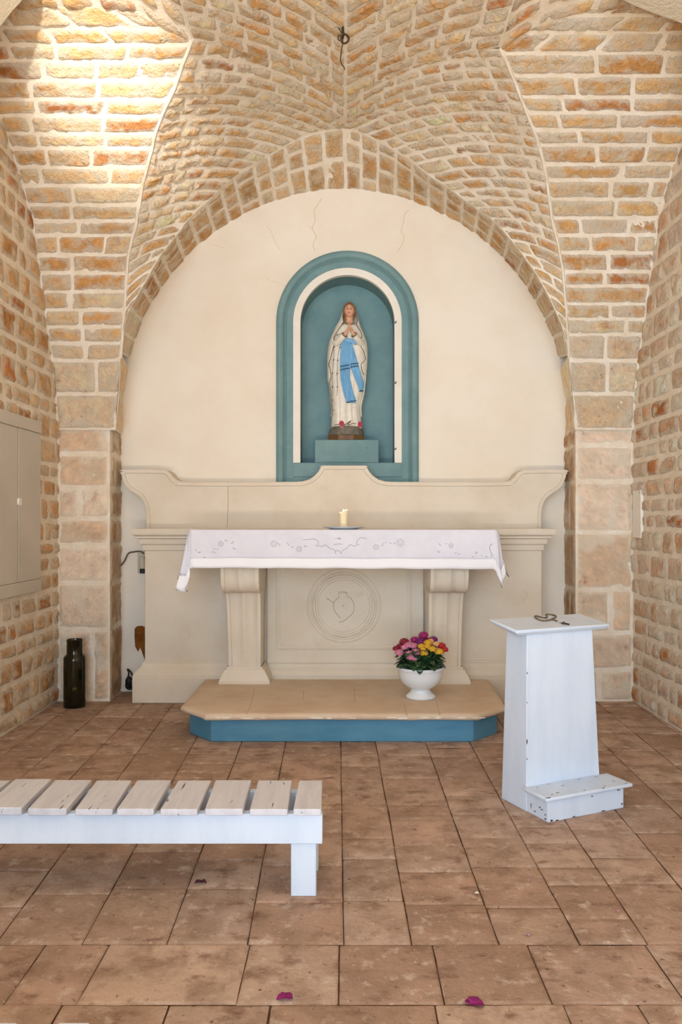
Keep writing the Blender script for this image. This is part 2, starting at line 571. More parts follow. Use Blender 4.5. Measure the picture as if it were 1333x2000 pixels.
def build_ceiling():
    mb = MB()
    courses = None
    for side, gro in ((-1, GL), (1, GR)):
        P, wid, prof = fan(side, gro)
        # explicit first ashlar courses above the impost, then small courses
        vs = [0.0]
        zs = [2.36, 2.60, 2.72] if side < 0 else [2.36, 2.60, 2.78]
        Lp = prof.L
        for z in zs:
            lo_, hi_ = 0.0, 1.0
            for _ in range(30):
                m_ = (lo_ + hi_) / 2
                if prof.at(m_).z < z:
                    lo_ = m_
                else:
                    hi_ = m_
            vs.append(lo_)
        nb = len(vs) - 1
        rest = rand_courses((1 - vs[-1]) * Lp, .095, .135)
        v0 = vs[-1]
        vs += [v0 + (1 - v0) * x for x in rest[1:]]

        def cf(ci, ua, ub, vm, nb=nb):
            if ci < nb:
                return pick(PALE, 0)
            return pick(OCHRE, .07)

        def sp(ci, w, nb=nb):
            if ci == 0:
                return [0, 1]
            if ci < nb:
                k = R.uniform(.45, .68)
                return [0, k, 1]
            return rand_split(.26, .52)(ci, w)
        masonry(mb, P, vs, wid, Lp, sp, h=.010, rough=.007, colfn=cf, flip=(side > 0), base_n=(10, 60), joint=.014, cell=.019, edge=.017, sink=.004)
    # central web halves
    for side, A, G, S in ((-1, AL, GL, SL), (1, AR, GR, SR)):
        top = 3
        gpts = [W(px, py, fany(py)) for py, px in gpts_order(G, side)]
        Gc = Curve3(gpts, 6)
        crown = [Vector((0, 5.86, 4.36)), Vector((0, 5.6, 4.365))]
        Ac = Curve3(arch_curve(A) + crown, 6)

        def P(u, v, Gc=Gc, Ac=Ac):
            a, b_ = Gc.at(v), Ac.at(v)
            p = a.lerp(b_, u)
            bulge = 4 * u * (1 - u) * (.02 + .10 * v * (b_ - a).length)
            return p + Vector((0, -.25, .6)).normalized() * bulge * .6

        def wid(v, Gc=Gc, Ac=Ac):
            return (Gc.at(v) - Ac.at(v)).length
        L_ = (Gc.L + Ac.L) / 2
        vs = rand_courses(L_, .085, .12)
        masonry(mb, P, vs, wid, L_, rand_split(.16, .32), h=.012, rough=.010, flip=(side > 0), base_n=(14, 60), joint=.016, dark=.05, edge=.018, cell=.019, sink=.004)
        # crown: courses in a V running on towards the viewer
        Re = Vector((0, 5.6, 4.365))

        def P2(u, v, S=S, Re=Re):
            p = S.lerp(Re, u)
            q = p + Vector((0, -3.4 * v, .0))
            mid = 4 * u * (1 - u) * .06
            return q + Vector((0, 0, mid + .03 * math.sin(v * 3)))
        masonry(mb, P2, rand_courses(3.4, .1, .14), lambda v, S=S, Re=Re: (S - Re).length, 3.4, rand_split(.18, .34), h=.014, rough=.009, flip=(side > 0), base_n=(10, 24), joint=.016, dark=.05, cell=.022, edge=.018, sink=.004)
        # side web beyond the fan, over the side wall
        edge = Curve3([S] + ([W(310, 40, fany(40)), W(250, 12, fany(12)), W(150, 6, fany(6)), W(60, 8, fany(8)), W(-120, 30, fany(30))] if side < 0 else
                             [W(1027, 55, fany(55)), W(1117, 20, fany(20)), W(1192, 10, fany(10)), W(1267, 18, fany(18)), W(1333, 40, fany(40)), W(1440, 70, fany(70))]), 6)

        def P3(u, v, edge=edge):
            p = edge.at(u)
            return p + Vector((0, .05 - 3.0 * v, -.015 + .18 * math.sin(min(1, v * 2.2) * PI / 2) * (1 - .5 * u)))
        masonry(mb, P3, rand_courses(3.0, .1, .14), lambda v, e=edge: e.L, 3.0, rand_split(.18, .34), h=.012, rough=.008, flip=(side < 0), base_n=(14, 24), joint=.02, pal=OCHRE, dark=.04, cell=.03)
    # pointed mortar beads along the groins
    for G, side in ((GL, -1), (GR, 1)):
        pts = [W(px, py, fany(py)) for py, px in gpts_order(G, side)]
        mb.tube([p + Vector((.006 * noise.noise(p * 9), .004 * noise.noise(p * 13), .004)) for p in Curve3(pts, 6).p], .011, 6, 0)
    # rear part of the vault, out of the picture, closes the room
    mb.box(-2.6, 2.6, -1.2, 6.9, 4.75, 4.85, 0)
    return struct(mb.build('ceiling', [M['mortar'], M['stone']], smooth_ang=60))


def gpts_order(G, side):
    g = [(py, px) for py, px in G if py <= 700]
    if side < 0:
        g = [x for x in g if x[0] >= 78]
    else:
        g = [x for x in g if x[0] >= 95 or x[0] > 90]
    return sorted(g, key=lambda t: -t[0])


build_ceiling()

# pale ashlar arch springers over the side walls, nearer than the corner fans
for nm, poly in (('trim_5', [(-1.66, 4.30), (-1.70, 4.24), (-1.80, 4.13), (-1.88, 4.03), (-2.0, 3.8), (-2.1, 3.5), (-2.19, 3.2), (-2.3, 3.2), (-2.3, 4.45), (-1.66, 4.45)]),
                 ('trim_6', [(1.40, 4.32), (1.47, 4.21), (1.60, 4.15), (1.82, 4.07), (1.95, 3.9), (2.1, 3.5), (2.19, 3.2), (2.3, 3.2), (2.3, 4.45), (1.40, 4.45)])):
    mb = MB()
    for ya, yb in ((4.30, 4.06), (4.05, 3.80)):
        mb.prism(poly, lambda p: (p[0] + .006 * noise.noise(Vector((p[0] * 9, p[1] * 9, ya))), ya, p[1]), lambda p: (p[0], yb, p[1]))
    for i in range(len(mb.c)):
        mb.c[i] = lin(226, 212, 188)
    struct(mb.build(nm, [M['ashlar']], bevel=.012, smooth_ang=30))

# arch soffit
def soffit():
    mb = MB()
    cx, zc, r = -.01, 2.27, 1.82
    E = Curve3(arch_curve(AL) + arch_curve(AR)[::-1][1:], 6)

    def Bk(t):
        # wall arc seen at parameter t: start a little above the springing
        a0 = math.radians(14.5)
        a = PI - a0 - (PI - 2 * a0) * t
        return Vector((cx + r * math.cos(a), YB + .02, zc + r * math.sin(a)))

    def P(u, v):
        return E.at(v).lerp(Bk(v), u)
    L_ = E.L
    vs = rand_courses(L_, .13, .19)
    def cf(ci, ua, ub, vm):
        return pick(PALE, 0) if (vm < .05 or vm > .95) else pick([(222, 190, 142), (214, 178, 126), (206, 164, 110), (226, 200, 158)], .05)
    masonry(mb, P, vs, lambda v: (P(0, v) - P(1, v)).length, L_, rand_split(.14, .3), h=.008, rough=.006, colfn=cf, flip=False, base_n=(8, 70), joint=.012, cell=.02, edge=.014)
    o = mb.build('trim_3', [M['mortar'], M['stone']], smooth_ang=60)
    return struct(o)


soffit()

# piers (front face and the return beside the altar), with the ashlar impost block
def pier(side, rows, reveal_dark):
    mb = MB()
    xo = side * XW
    xi = -1.815 if side < 0 else 1.775
    zs = [EYE - (py - 1015) * YP / FPX for py in rows]
    zs[0] = 0.0
    zs[-1] = 2.11
    L_ = 2.11
    vs = [z / L_ for z in zs]

    def P(u, v):
        return Vector((lerp(xo, xi, u), YP, v * L_))

    def sp(ci, w):
        if R.random() < .45:
            return [0, 1]
        k = R.uniform(.3, .68)
        return [0, k, 1]
    masonry(mb, P, vs, lambda v: abs(xo - xi), L_, sp, h=.008, rough=.006, pal=ASH, dark=.0, flip=(side > 0), base_n=(8, 30), joint=.02, edge=.02)

    def P2(u, v):
        return Vector((xi + side * .02 * u, lerp(YP, YB + .03, u), v * L_))
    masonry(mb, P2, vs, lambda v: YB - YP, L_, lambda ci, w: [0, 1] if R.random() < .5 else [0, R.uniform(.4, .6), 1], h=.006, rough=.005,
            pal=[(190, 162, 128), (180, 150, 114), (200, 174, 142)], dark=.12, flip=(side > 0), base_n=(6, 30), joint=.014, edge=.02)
    # return above the impost up to the arch springing
    e0 = W(236, 690, ay(236, 690)) if side < 0 else W(1111, 694, ay(1111, 694))
    f0 = W(226, 840, fany(840)) if side < 0 else W(1124, 840, fany(840))

    def P3(u, v):
        a = f0.lerp(e0, v)
        b_ = Vector(((-1.83 if side < 0 else 1.81), YB + .03, a.z))
        if v > .55:
            t = (v - .55) / .45
            b_.x += -side * .05 * t
        return a.lerp(b_, u)
    masonry(mb, P3, [0, .5, 1], lambda v: .4, (e0 - f0).length, lambda ci, w: [0, 1], h=.006, rough=.004, pal=PALE, dark=0, flip=(side > 0), base_n=(6, 12), joint=.014, edge=.02)
    # underside of the projecting impost
    mb.prism([(xo, 6.115), (f0.x, 6.115), (-1.83 if side < 0 else 1.81, YB), (xo, YB)], lambda p: (p[0], p[1], 2.095), lambda p: (p[0], p[1], 2.112))
    return struct(mb.build('trim_1' if side < 0 else 'trim_2', [M['mortar'], M['ashlar']], smooth_ang=60))


pier(-1, [1371, 1229, 1139, 1065, 1013, 952, 887, 835], True)
pier(1, [1371, 1308, 1235, 1151, 1040, 941, 870, 838], False)

# side walls
def side_wall(side, name):
    mb = MB()
    Y0, Y1, Z1 = -1.2, 6.3, 4.35

    def P(u, v):
        return Vector((side * XW, lerp(Y1, Y0, u), v * Z1))
    # only the stretch the place shows in detail gets modelled stones
    vs = rand_courses(Z1, .10, .19)
    def sp(ci, w):
        out = [0.0]
        y = 0.0
        while y < 3.4:
            y += R.uniform(.12, .36)
            out.append(y / w)
        return out
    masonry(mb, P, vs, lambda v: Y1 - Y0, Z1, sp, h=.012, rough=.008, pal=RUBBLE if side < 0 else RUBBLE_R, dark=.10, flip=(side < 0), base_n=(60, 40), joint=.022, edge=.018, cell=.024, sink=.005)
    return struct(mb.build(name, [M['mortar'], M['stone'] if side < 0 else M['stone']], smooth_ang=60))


side_wall(-1, 'wall_left')
side_wall(1, 'wall_right')
mb = MB()
g0 = W(1237, 958, 6.1); 
mb.box(2.200, 2.24, 5.93, 6.10, 1.262, 1.622)
struct(mb.build('trim_4', M['white_band'], bevel=.006))

# floor --------------------------------------------------------------
def build_floor():
    mb = MB()
    mb.box(-2.6, 2.6, -1.2, 6.9, -.1, -.006, 0)
    near = [-2.62, -2.31, -2.0, -1.73, -1.45, -1.16, -.873, -.59, -.326, -.005, .219, .507, .776, 1.0, 1.27, 1.55, 1.83, 2.1, 2.4]
    far = [-2.6, -2.32, -2.05, -1.78, -1.515, -1.265, -.955, -.657, -.376, -.03, .191, .508, .784, 1.06, 1.34, 1.62, 1.9, 2.18, 2.45]

    def bx(i, y):
        return lerp(near[i], far[i], (y - 2.63) / (5.04 - 2.63)) + .004 * noise.noise(Vector((i * 3.1, y * 2.0, 0)))
    known = {8: [1844, 1762, 1690, 1625], 9: [1844, 1758, 1677, 1637, 1570], 10: [1844, 1765, 1702, 1651, 1600], 11: [1844, 1772, 1693, 1636, 1590], 12: [1844, 1794, 1728, 1693, 1646, 1615], 13: [1844, 1725, 1675, 1620]}
    PALT = [(180, 161, 145), (172, 151, 133), (188, 168, 150), (168, 144, 125), (178, 155, 138)]

    def tile(x0a, x1a, x0b, x1b, ya, yb):
        c = pick(PALT, 0)
        gp = .0016
        n = 5
        pts, cols = [], []
        off = R.uniform(0, 50)
        tl = R.uniform(-.0015, .0015)
        nx, ny = 8, 8
        for j in range(ny + 1):
            tj = j / ny
            row, crow = [], []
            for i in range(nx + 1):
                ti = i / nx
                tj = [0, .015, .04, .25, .5, .75, .96, .985, 1][j]; ti = [0, .015, .04, .25, .5, .75, .96, .985, 1][i]
                y = lerp(ya + gp, yb - gp, tj)
                xa, xb = lerp(x0a, x0b, tj) + gp, lerp(x1a, x1b, tj) - gp
                x = lerp(xa, xb, ti)
                d = min(min(ti, 1 - ti) * (xb - xa), min(tj, 1 - tj) * (yb - ya))
                wob = .002 * noise.noise(Vector((x * 14, y * 14, off))) if d < 1e-6 else 0
                z = -.006 * (1 - smooth((d + .002 * noise.noise(Vector((x * 20, y * 20, off)))) / .007)) + tl + .0012 * noise.noise(Vector((x * 9, y * 9, off)))
                row.append((x + wob, y + wob, z))
                k = 1 + .16 * noise.noise(Vector((x * 6, y * 6, off))) + .08 * noise.noise(Vector((x * 24, y * 24, off)))
                crow.append((c[0] * k, c[1] * k, c[2] * k, 1))
            pts.append(row); cols.append(crow)
        mb.grid(pts, 1, cols)
    for ci in range(len(near) - 1):
        ys = [2.63]
        for py in known.get(ci, [])[1:]:
            ys.append(2178.4 / (py - 1015))
        y = ys[-1]
        while y < 6.55:
            y += R.choice([.2, .26, .3, .34, .4]) * R.uniform(.95, 1.05)
            ys.append(y)
        for ya, yb in zip(ys, ys[1:]):
            tile(bx(ci, ya), bx(ci + 1, ya), bx(ci, yb), bx(ci + 1, yb), ya, yb)
    rows = [(2.305, 2.63, [-2.4, -2.0, -1.68, -1.33, -.99, -.78, -.316, -.02, .288, .60, .99, 1.32, 1.62, 2.0, 2.4]),
            (1.98, 2.305, [-2.4, -2.1, -1.7, -1.4, -1.1, -.82, -.51, -.217, .26, .63, .846, 1.2, 1.6, 2.0, 2.4])]
    y = 1.98
    while y > -.6:
        y2 = y - R.uniform(.28, .36)
        xs = [-2.4]
        while xs[-1] < 2.3:
            xs.append(xs[-1] + R.uniform(.26, .5))
        rows.append((y2, y, xs))
        y = y2
    for ya, yb, xs in rows:
        for xa, xb in zip(xs, xs[1:]):
            tile(xa, xb, xa, xb, ya, yb)
    return struct(mb.build('floor', [M['grout'], M['tile']], smooth_ang=50))


build_floor()

# back plaster wall with the niche opening ------------------------------------
NX, NZ = .017, 3.008          # centre of the niche arch
def arch_path(r, zbot, n=40, side_n=8):
    pts = []
    for i in range(side_n):
        pts.append((NX - r, lerp(zbot, NZ, i / side_n), (-1, 0)))
    for i in range(n + 1):
        a = PI - PI * i / n
        pts.append((NX + r * math.cos(a), NZ + r * math.sin(a), (math.cos(a), math.sin(a))))
    for i in range(1, side_n + 1):
        pts.append((NX + r, lerp(NZ, zbot, i / side_n), (1, 0)))
    return pts


def build_back():
    mb = MB()
    ip = arch_path(.40, 1.60)
    X0, X1, Z0, Z1 = -2.0, 2.0, -.05, 4.4
    inner, outer = [], []
    n = len(ip)
    for k, (x, z, nn) in enumerate(ip):
        inner.append(Vector((x, YB, z)))
        if nn == (-1, 0):
            outer.append(Vector((X0, YB, z)))
        elif nn == (1, 0):
            outer.append(Vector((X1, YB, z)))
        else:
            # ray from the centre to the rectangle
            dx, dz = nn
            t = 1e9
            if abs(dx) > 1e-6:
                t = min(t, ((X1 if dx > 0 else X0) - NX) / dx)
            if dz > 1e-6:
                t = min(t, (Z1 - NZ) / dz)
            outer.append(Vector((NX + dx * t, YB, NZ + dz * t)))
    rows = [[a.lerp(b_, t / 6) for a, b_ in zip(inner, outer)] for t in range(7)]
    mb.grid(rows, 0)
    for i in (0,):
        pass
    a = mb.vert((X0, YB, 1.6)); b_ = mb.vert((X1, YB, 1.6)); c_ = mb.vert((X1, YB, Z0)); d = mb.vert((X0, YB, Z0))
    mb.face((a, d, c_, b_))
    # the outer corners above the arch (hidden behind the vault)
    mb.box(-2.6, 2.6, 6.86, 6.9, -.1, 4.8)
    wall = struct(mb.build('wall_back', M['plaster'], smooth_ang=30))
    # hairline cracks and the bare patch
    mc = MB()
    for pts, r in (([(616, 490), (612, 478), (618, 462), (611, 447), (616, 430), (614, 412), (622, 398), (628, 388)], .0030), ([(611, 447), (602, 440)], .0022),
                   ([(776, 492), (786, 478), (790, 462), (784, 452), (789, 434), (791, 418), (800, 410)], .0022), ([(520, 440), (530, 452), (536, 470), (548, 488)], .0016),
                   ([(560, 560), (545, 552), (530, 548), (518, 540)], .0014), ([(440, 486), (424, 480), (410, 476)], .0014)):
        cr = Curve3([W(px, py, YB) for px, py in pts], 5)
        mc.tube([p + Vector((.004 * noise.noise(p * 60), 0, 0)) for p in cr.p], r, 5)
    mc.build('crack', M['crack'], wall)
    mr = MB()
    poly = [(263, 1228), (268, 1223), (276, 1222), (283, 1224), (284, 1290), (281, 1284), (277, 1272), (274, 1265), (270, 1273), (267, 1268), (264, 1262), (263, 1246)]
    mr.prism(poly, lambda p: W(p[0], p[1], YB - .003), lambda p: W(p[0], p[1], YB + .002))
    mr.build('bare_patch', M['rust'], wall)
    return wall


build_back()

# niche -----------------------------------------------------------------------
def sweep_arch(mb, prof, zbot, m=0, closed=True):
    """prof: list of (r, y) swept along the U path"""
    rings = []
    n = len(arch_path(1, zbot))
    for r, y in prof:
        rings.append([(x, y, z) for x, z, _ in arch_path(r, zbot)])
    mb.grid(rings, m, close_v=closed)
    return mb


niche = thing('wall_niche', 'teal blue arched wall niche with a white inner band, set in the cream plaster wall', 'niche', (NX, YB, 1.70))
mb = MB()
prof = [(.495, YB + .02), (.495, YB - .012), (.500, YB - .018), (.508, YB - .014), (.514, YB - .022)]
for k in range(9):
    a = PI * k / 8
    prof.append((.546 - .030 * math.cos(a), YB - .024 - .026 * math.sin(a)))
prof += [(.580, YB - .020), (.580, YB + .02)]
sweep_arch(mb, prof, 1.66)
mb.build('outer_moulding', M['blue'], niche, smooth_ang=35)
mb = MB(); sweep_arch(mb, [(.441, YB + .02), (.441, YB - .010), (.497, YB - .010), (.497, YB + .02)], 1.66)
mb.build('flat_frame', M['blue'], niche, smooth_ang=35)
mb = MB(); sweep_arch(mb, [(.384, YB + .03), (.384, YB - .016), (.442, YB - .016), (.442, YB + .03)], 1.864)
mb.build('inner_band', M['white_band'], niche, smooth_ang=35)['label'] = 'flat white band round the recess'
mb = MB()
sweep_arch(mb, [(.386, YB - .005), (.386, 6.78)], 1.85, closed=False)
ap = arch_path(.386, 1.85)
b0 = len(mb.v)
for x, z, _ in ap:
    mb.vert((x, 6.775, z))
mb.face([b0 + i for i in range(len(ap))][::-1])
mb.build('recess', M['blue'], niche, smooth_ang=35)
mb = MB(); mb.box(NX - .443, NX + .443, YB - .012, 6.78, 1.75, 1.864); mb.build('sill', M['blue'], niche, bevel=.003)
mb = MB(); mb.box(NX - .443, NX + .443, YB - .008, 6.55, 1.60, 1.7492); mb.build('lower_rail', M['blue'], niche, bevel=.003)
for py in (631, 749, 878):
    mb = MB()
    c = W(773, py, YB - .02)
    mb.tube([c + Vector((0, .01, 0)), c + Vector((0, -.012, 0)), c + Vector((.006, -.016, .008)), c + Vector((.002, -.014, .014))], .003, 6)
    mb.ball(c + Vector((-.004, -.012, .002)), .005, n=8, k=6)
    mb.build('hook', M['metal'], niche)

pd = MB(); pd.box(-.250, .272, 6.515, 6.76, 1.864, 2.054)
tag(pd.build('pedestal', M['blue'], bevel=.004, origin=(.011, 6.64, 1.864)), 'plain blue box pedestal under the statue in the niche', 'pedestal')

# ------------------------------------------------------------------ statue
SC = .155 * .00426
SY = 6.635
def sx(cx): return (620 + .155 * cx - 675) * .0042
def sz(cy): return EYE + (1015 - 570 - .155 * cy) * .0042
SIL = [(118, 385, 425), (150, 352, 462), (200, 330, 482), (260, 305, 505), (310, 290, 522), (400, 235, 545), (500, 190, 590), (600, 152, 625), (700, 132, 637), (800, 125, 637), (900, 125, 632),
       (1000, 125, 626), (1080, 128, 618), (1150, 145, 606), (1250, 160, 598), (1350, 163, 578), (1450, 180, 556), (1550, 172, 560), (1620, 166, 572), (1690, 163, 576)]
DEP = [(118, .012), (150, .045), (200, .062), (260, .068), (310, .070), (400, .085), (500, .105), (600, .115), (700, .112), (900, .108), (1100, .108), (1300, .105), (1500, .108), (1690, .115)]
def sil(cy):
    return table([(a, b) for a, b, c in SIL], cy), table([(a, c) for a, b, c in SIL], cy)
def body_d(x, cy, grow=0.0, lift=0.0):
    l, r = sil(cy)
    xc, a = (sx(l) + sx(r)) / 2, max((sx(r) - sx(l)) / 2 + grow, .002)
    t = max(-1, min(1, (x - xc) / a))
    fold = .006 * smooth((cy - 600) / 500) * math.cos(t * 19 + .6 * math.sin(cy * .006)) + .004 * smooth((cy - 900) / 500) * math.cos(t * 34 + 1)
    return SY - (table(DEP, cy) + grow) * math.sqrt(max(0, 1 - abs(t) ** 2.2)) - fold * (1 - abs(t)) - lift
def front(cx, cy, lift=0.0):
    x = sx(cx)
    return Vector((x, body_d(x, cy, -.008, lift), sz(cy)))

statue = thing('statue', 'painted statue of a praying woman in white veil and blue sash inside the niche', 'statue', (.004, SY, 2.054))
# robe
mb = MB(); rings = []
cys = [330, 350, 380, 400, 430, 460, 500, 550, 600, 650, 700, 760, 820, 880, 940, 1000, 1060, 1120, 1180, 1240, 1300, 1360, 1420, 1480, 1540, 1600, 1650, 1690, 1702]
for cy in cys:
    l, r = sil(cy)
    if cy < 420:
        k = smooth((cy - 340) / 80)
        l, r = lerp(365, l + 8, k), lerp(452, r - 8, k)
    else:
        l, r = l + 8, r - 8
    xc, a = (sx(l) + sx(r)) / 2, (sx(r) - sx(l)) / 2
    row = []
    for k in range(96):
        th = 2 * PI * k / 96
        x = xc + a * math.sin(th)
        if math.cos(th) >= 0:
            d = table(DEP, cy) - .008
            if cy < 420:
                d = lerp(.045, d, smooth((cy - 340) / 80))
            t = math.sin(th)
            fold = .006 * smooth((cy - 600) / 500) * math.cos(t * 19 + .6 * math.sin(cy * .006)) + .004 * smooth((cy - 900) / 500) * math.cos(t * 34 + 1)
            y = SY - d * math.sqrt(max(0, 1 - abs(t) ** 2.2)) - fold * (1 - abs(t))
        else:
            y = SY + (table(DEP, cy) - .02) * -math.cos(th)
        row.append((x, y, sz(cy) + (.004 * math.sin(th * 5) if cy > 1680 else 0)))
    rings.append(row)
base = mb.grid(rings, 0, close_u=True)
mb.face([base + (len(rings) - 1) * 96 + k for k in range(96)])
mb.face([base + k for k in range(96)][::-1])
mb.build('robe', M['white_stat'], statue, smooth_ang=70)
# veil: back, sides and over the head, open in front
EDL = [(118, 398), (160, 343), (290, 318), (370, 330), (460, 270), (560, 206), (640, 214), (760, 182), (830, 165), (900, 140), (960, 160), (1060, 172), (1140, 150), (1250, 172), (1380, 168), (1480, 190), (1560, 180)]
EDR = [(118, 408), (170, 470), (330, 518), (400, 496), (500, 558), (550, 570), (650, 530), (740, 588), (820, 614), (860, 602), (910, 552), (1000, 570), (1040, 600), (1110, 606), (1250, 590), (1400, 552), (1560, 556)]
mb = MB(); rows = []; eL, eR = [], []
for cy in range(118, 1561, 18):
    l, r = sil(cy)
    xc, a = (sx(l) + sx(r)) / 2, (sx(r) - sx(l)) / 2
    d = table(DEP, cy) + .006
    tl = math.asin(max(-.985, min(.985, (sx(table(EDL, cy)) - xc) / a)))
    tr = math.asin(max(-.985, min(.985, (sx(table(EDR, cy)) - xc) / a)))
    row = []
    n = 48
    for k in range(n + 1):
        th = tr + (2 * PI + tl - tr) * k / n
        s_, c_ = math.sin(th), math.cos(th)
        rip = 1 + .02 * smooth((cy - 450) / 300) * math.sin(th * 13 + cy * .004)
        y = SY - d * (math.copysign(abs(c_) ** .9, c_)) * rip if c_ > 0 else SY - (d - .012) * c_
        row.append(Vector((xc + a * s_ * (1 + (rip - 1) * .3), y, sz(cy))))
    rows.append(row)
    eR.append(row[0] + Vector((0, -.003, 0))); eL.append(row[-1] + Vector((0, -.003, 0)))
mb.grid(rows, 0)
mb.build('veil', M['white_stat'], statue, smooth_ang=70, solidify=.007)
mb = MB()
mb.tube(eL[1:], .0028, 6); mb.tube(eR[1:52], .0028, 6)
mb.build('veil_edging', M['gold'], statue)['label'] = 'thin dark gold line along the veil edge'
# neck + head
mb = MB()
HX, HY, HZ = sx(405), SY - .045, sz(222)
rings = []
nv, nu = 22, 28
for j in range(nv + 1):
    ph = PI * j / nv
    row = []
    zz = math.cos(ph)
    for i in range(nu):
        th = 2 * PI * i / nu
        s_, c_ = math.sin(th), math.cos(th)
        w_ = .044 * (1 - .22 * smooth((-zz - .1) / .9))
        x = w_ * math.sin(ph) * s_
        y = -.054 * math.sin(ph) * c_
        z = .060 * zz
        if c_ > 0:
            fx, fz = x / .044, zz
            y -= .013 * math.exp(-((fx / .16) ** 2) - ((fz + .10) / .16) ** 2)      # nose
            y -= .006 * math.exp(-((fx / .11) ** 2) - ((fz - .12) / .25) ** 2)
            y += .006 * (math.exp(-(((fx - .38) / .2) ** 2) - ((fz - .12) / .12) ** 2) + math.exp(-(((fx + .38) / .2) ** 2) - ((fz - .12) / .12) ** 2))
            y -= .005 * math.exp(-((fx / .22) ** 2) - ((fz + .40) / .10) ** 2)
            y -= .006 * math.exp(-((fx / .3) ** 2) - ((fz + .78) / .16) ** 2)
        row.append((HX + x, HY + y, HZ + z))
    rings.append(row)
mb.grid(rings, 0, close_u=True)
mb.tube([(HX, HY + .012, HZ - .03), (HX, HY + .012, sz(330)), (HX, HY + .016, sz(372)), (HX, HY + .02, sz(395))], [.032, .030, .034, .046], 20)
head = mb.build('head', M['skin'], statue, smooth_ang=80)
mb = MB()
for s_ in (-1, 1):
    mb.ball((HX + s_ * .0165, HY - .0475, HZ + .007), .0065, .0035, .0032, 10, 6)
    mb.tube(Curve3([(HX + s_ * .008, HY - .053, HZ + .017), (HX + s_ * .012, HY - .0525, HZ + .0195), (HX + s_ * .018, HY - .0505, HZ + .0205), (HX + s_ * .026, HY - .045, HZ + .017)], 4).p, .0008, 5)
mb.build('eye', M['eye'], head)
mb = MB()
mb.tube([(HX - .010, HY - .0505, HZ - .0235), (HX, HY - .0575, HZ - .025), (HX + .010, HY - .0505, HZ - .0235)], [.001, .0032, .001], 8)
mb.build('mouth', M['lip'], head)
mb = MB()   # hair framing the face
for s_ in (-1, 1):
    for q in range(3):
        o_ = q * .004
        pts = [(HX + s_ * .001, HY - .030 + o_, HZ + .062), (HX + s_ * (.022 + o_ * .5), HY - .036 + o_, HZ + .050), (HX + s_ * (.040 + o_ * .5), HY - .026 + o_, HZ + .026),
               (HX + s_ * (.045 + o_ * .4), HY - .012 + o_, HZ - .008), (HX + s_ * (.042 + o_ * .3), HY - .006 + o_, HZ - .045), (HX + s_ * .038, HY + .0 + o_, HZ - .085)]
        hc = Curve3(pts, 5).p
        mb.tube(hc, [(.0066 - q * .001) * (1 if k < len(hc) - 6 else (len(hc) - k) / 6.5) for k in range(len(hc))], 8)
mb.build('hair', M['hair'], statue)
mb = MB()
pts = [(sx(345), front(345, 385).y - .004, sz(382))] + [(sx(x), SY - .075, sz(z)) for x, z in ((375, 392), (405, 398), (440, 394))] + [(sx(468), front(468, 385).y - .004, sz(384))]
mb.tube(Curve3(pts, 5).p, .0042, 8)
mb.build('neckline', M['gold'], statue)
# sleeves and cuffs
for s_, el, wr in ((-1, (236, 640), (345, 562)), (1, (556, 640), (465, 562))):
    e = front(el[0], el[1], -.012); w_ = Vector((sx(wr[0]), SY - .155, sz(wr[1])))
    mid = Vector((lerp(e.x, w_.x, .5), lerp(e.y, w_.y, .55) - .008, sz(612)))
    up = Vector((e.x - s_ * .012, SY - .05, sz(600)))
    cur = Curve3([up, e, mid, w_], 6).p
    mb = MB(); mb.tube(cur, [lerp(.036, .025, smooth(k / (len(cur) - 1))) for k in range(len(cur))], 18)
    mb.build('sleeve', M['white_stat'], statue, smooth_ang=70)
    mb = MB(); d_ = (w_ - mid).normalized()
    ring = [w_ + (Vector((1, 0, 0)).cross(d_).normalized() * math.cos(t) + d_.cross(Vector((1, 0, 0)).cross(d_)).normalized() * math.sin(t)) * .023 for t in [2 * PI * k / 16 for k in range(17)]]
    mb.tube(ring, .0042, 6); mb.build('cuff', M['gold'], statue)
# hands pressed together: palm, four fingers one behind the other, thumb
for s_ in (-1, 1):
    mb = MB()
    w0 = Vector((sx(405 + s_ * 58), SY - .158, sz(566)))
    pm = Vector((sx(405 + s_ * 22), SY - .172, sz(500)))
    mb.tube([w0, w0.lerp(pm, .5), pm, Vector((sx(405 + s_ * 15), SY - .176, sz(470)))], [.0125, .0130, .0118, .005], 12)
    for q, (tip, yo, rr) in enumerate(((412, -.014, .0052), (398, -.005, .0056), (404, .004, .0055), (425, .013, .0046))):
        b_ = Vector((sx(405 + s_ * 17), SY - .176 + yo, sz(492)))
        m_ = Vector((sx(405 + s_ * 12), SY - .178 + yo, sz(450)))
        t_ = Vector((sx(405 + s_ * 7), SY - .174 + yo * .8, sz(tip)))
        mb.tube(Curve3([b_, m_, t_], 4).p, [rr * 1.1, rr * 1.1, rr * 1.05, rr, rr, rr, rr * .95, rr * .85, rr * .45], 8)
    mb.tube([Vector((sx(405 + s_ * 30), SY - .178, sz(522))), Vector((sx(405 + s_ * 20), SY - .194, sz(488))), Vector((sx(405 + s_ * 10), SY - .196, sz(458)))], [.0072, .0062, .0036], 8)
    mb.build('hand', M['skin'], statue, smooth_ang=70)
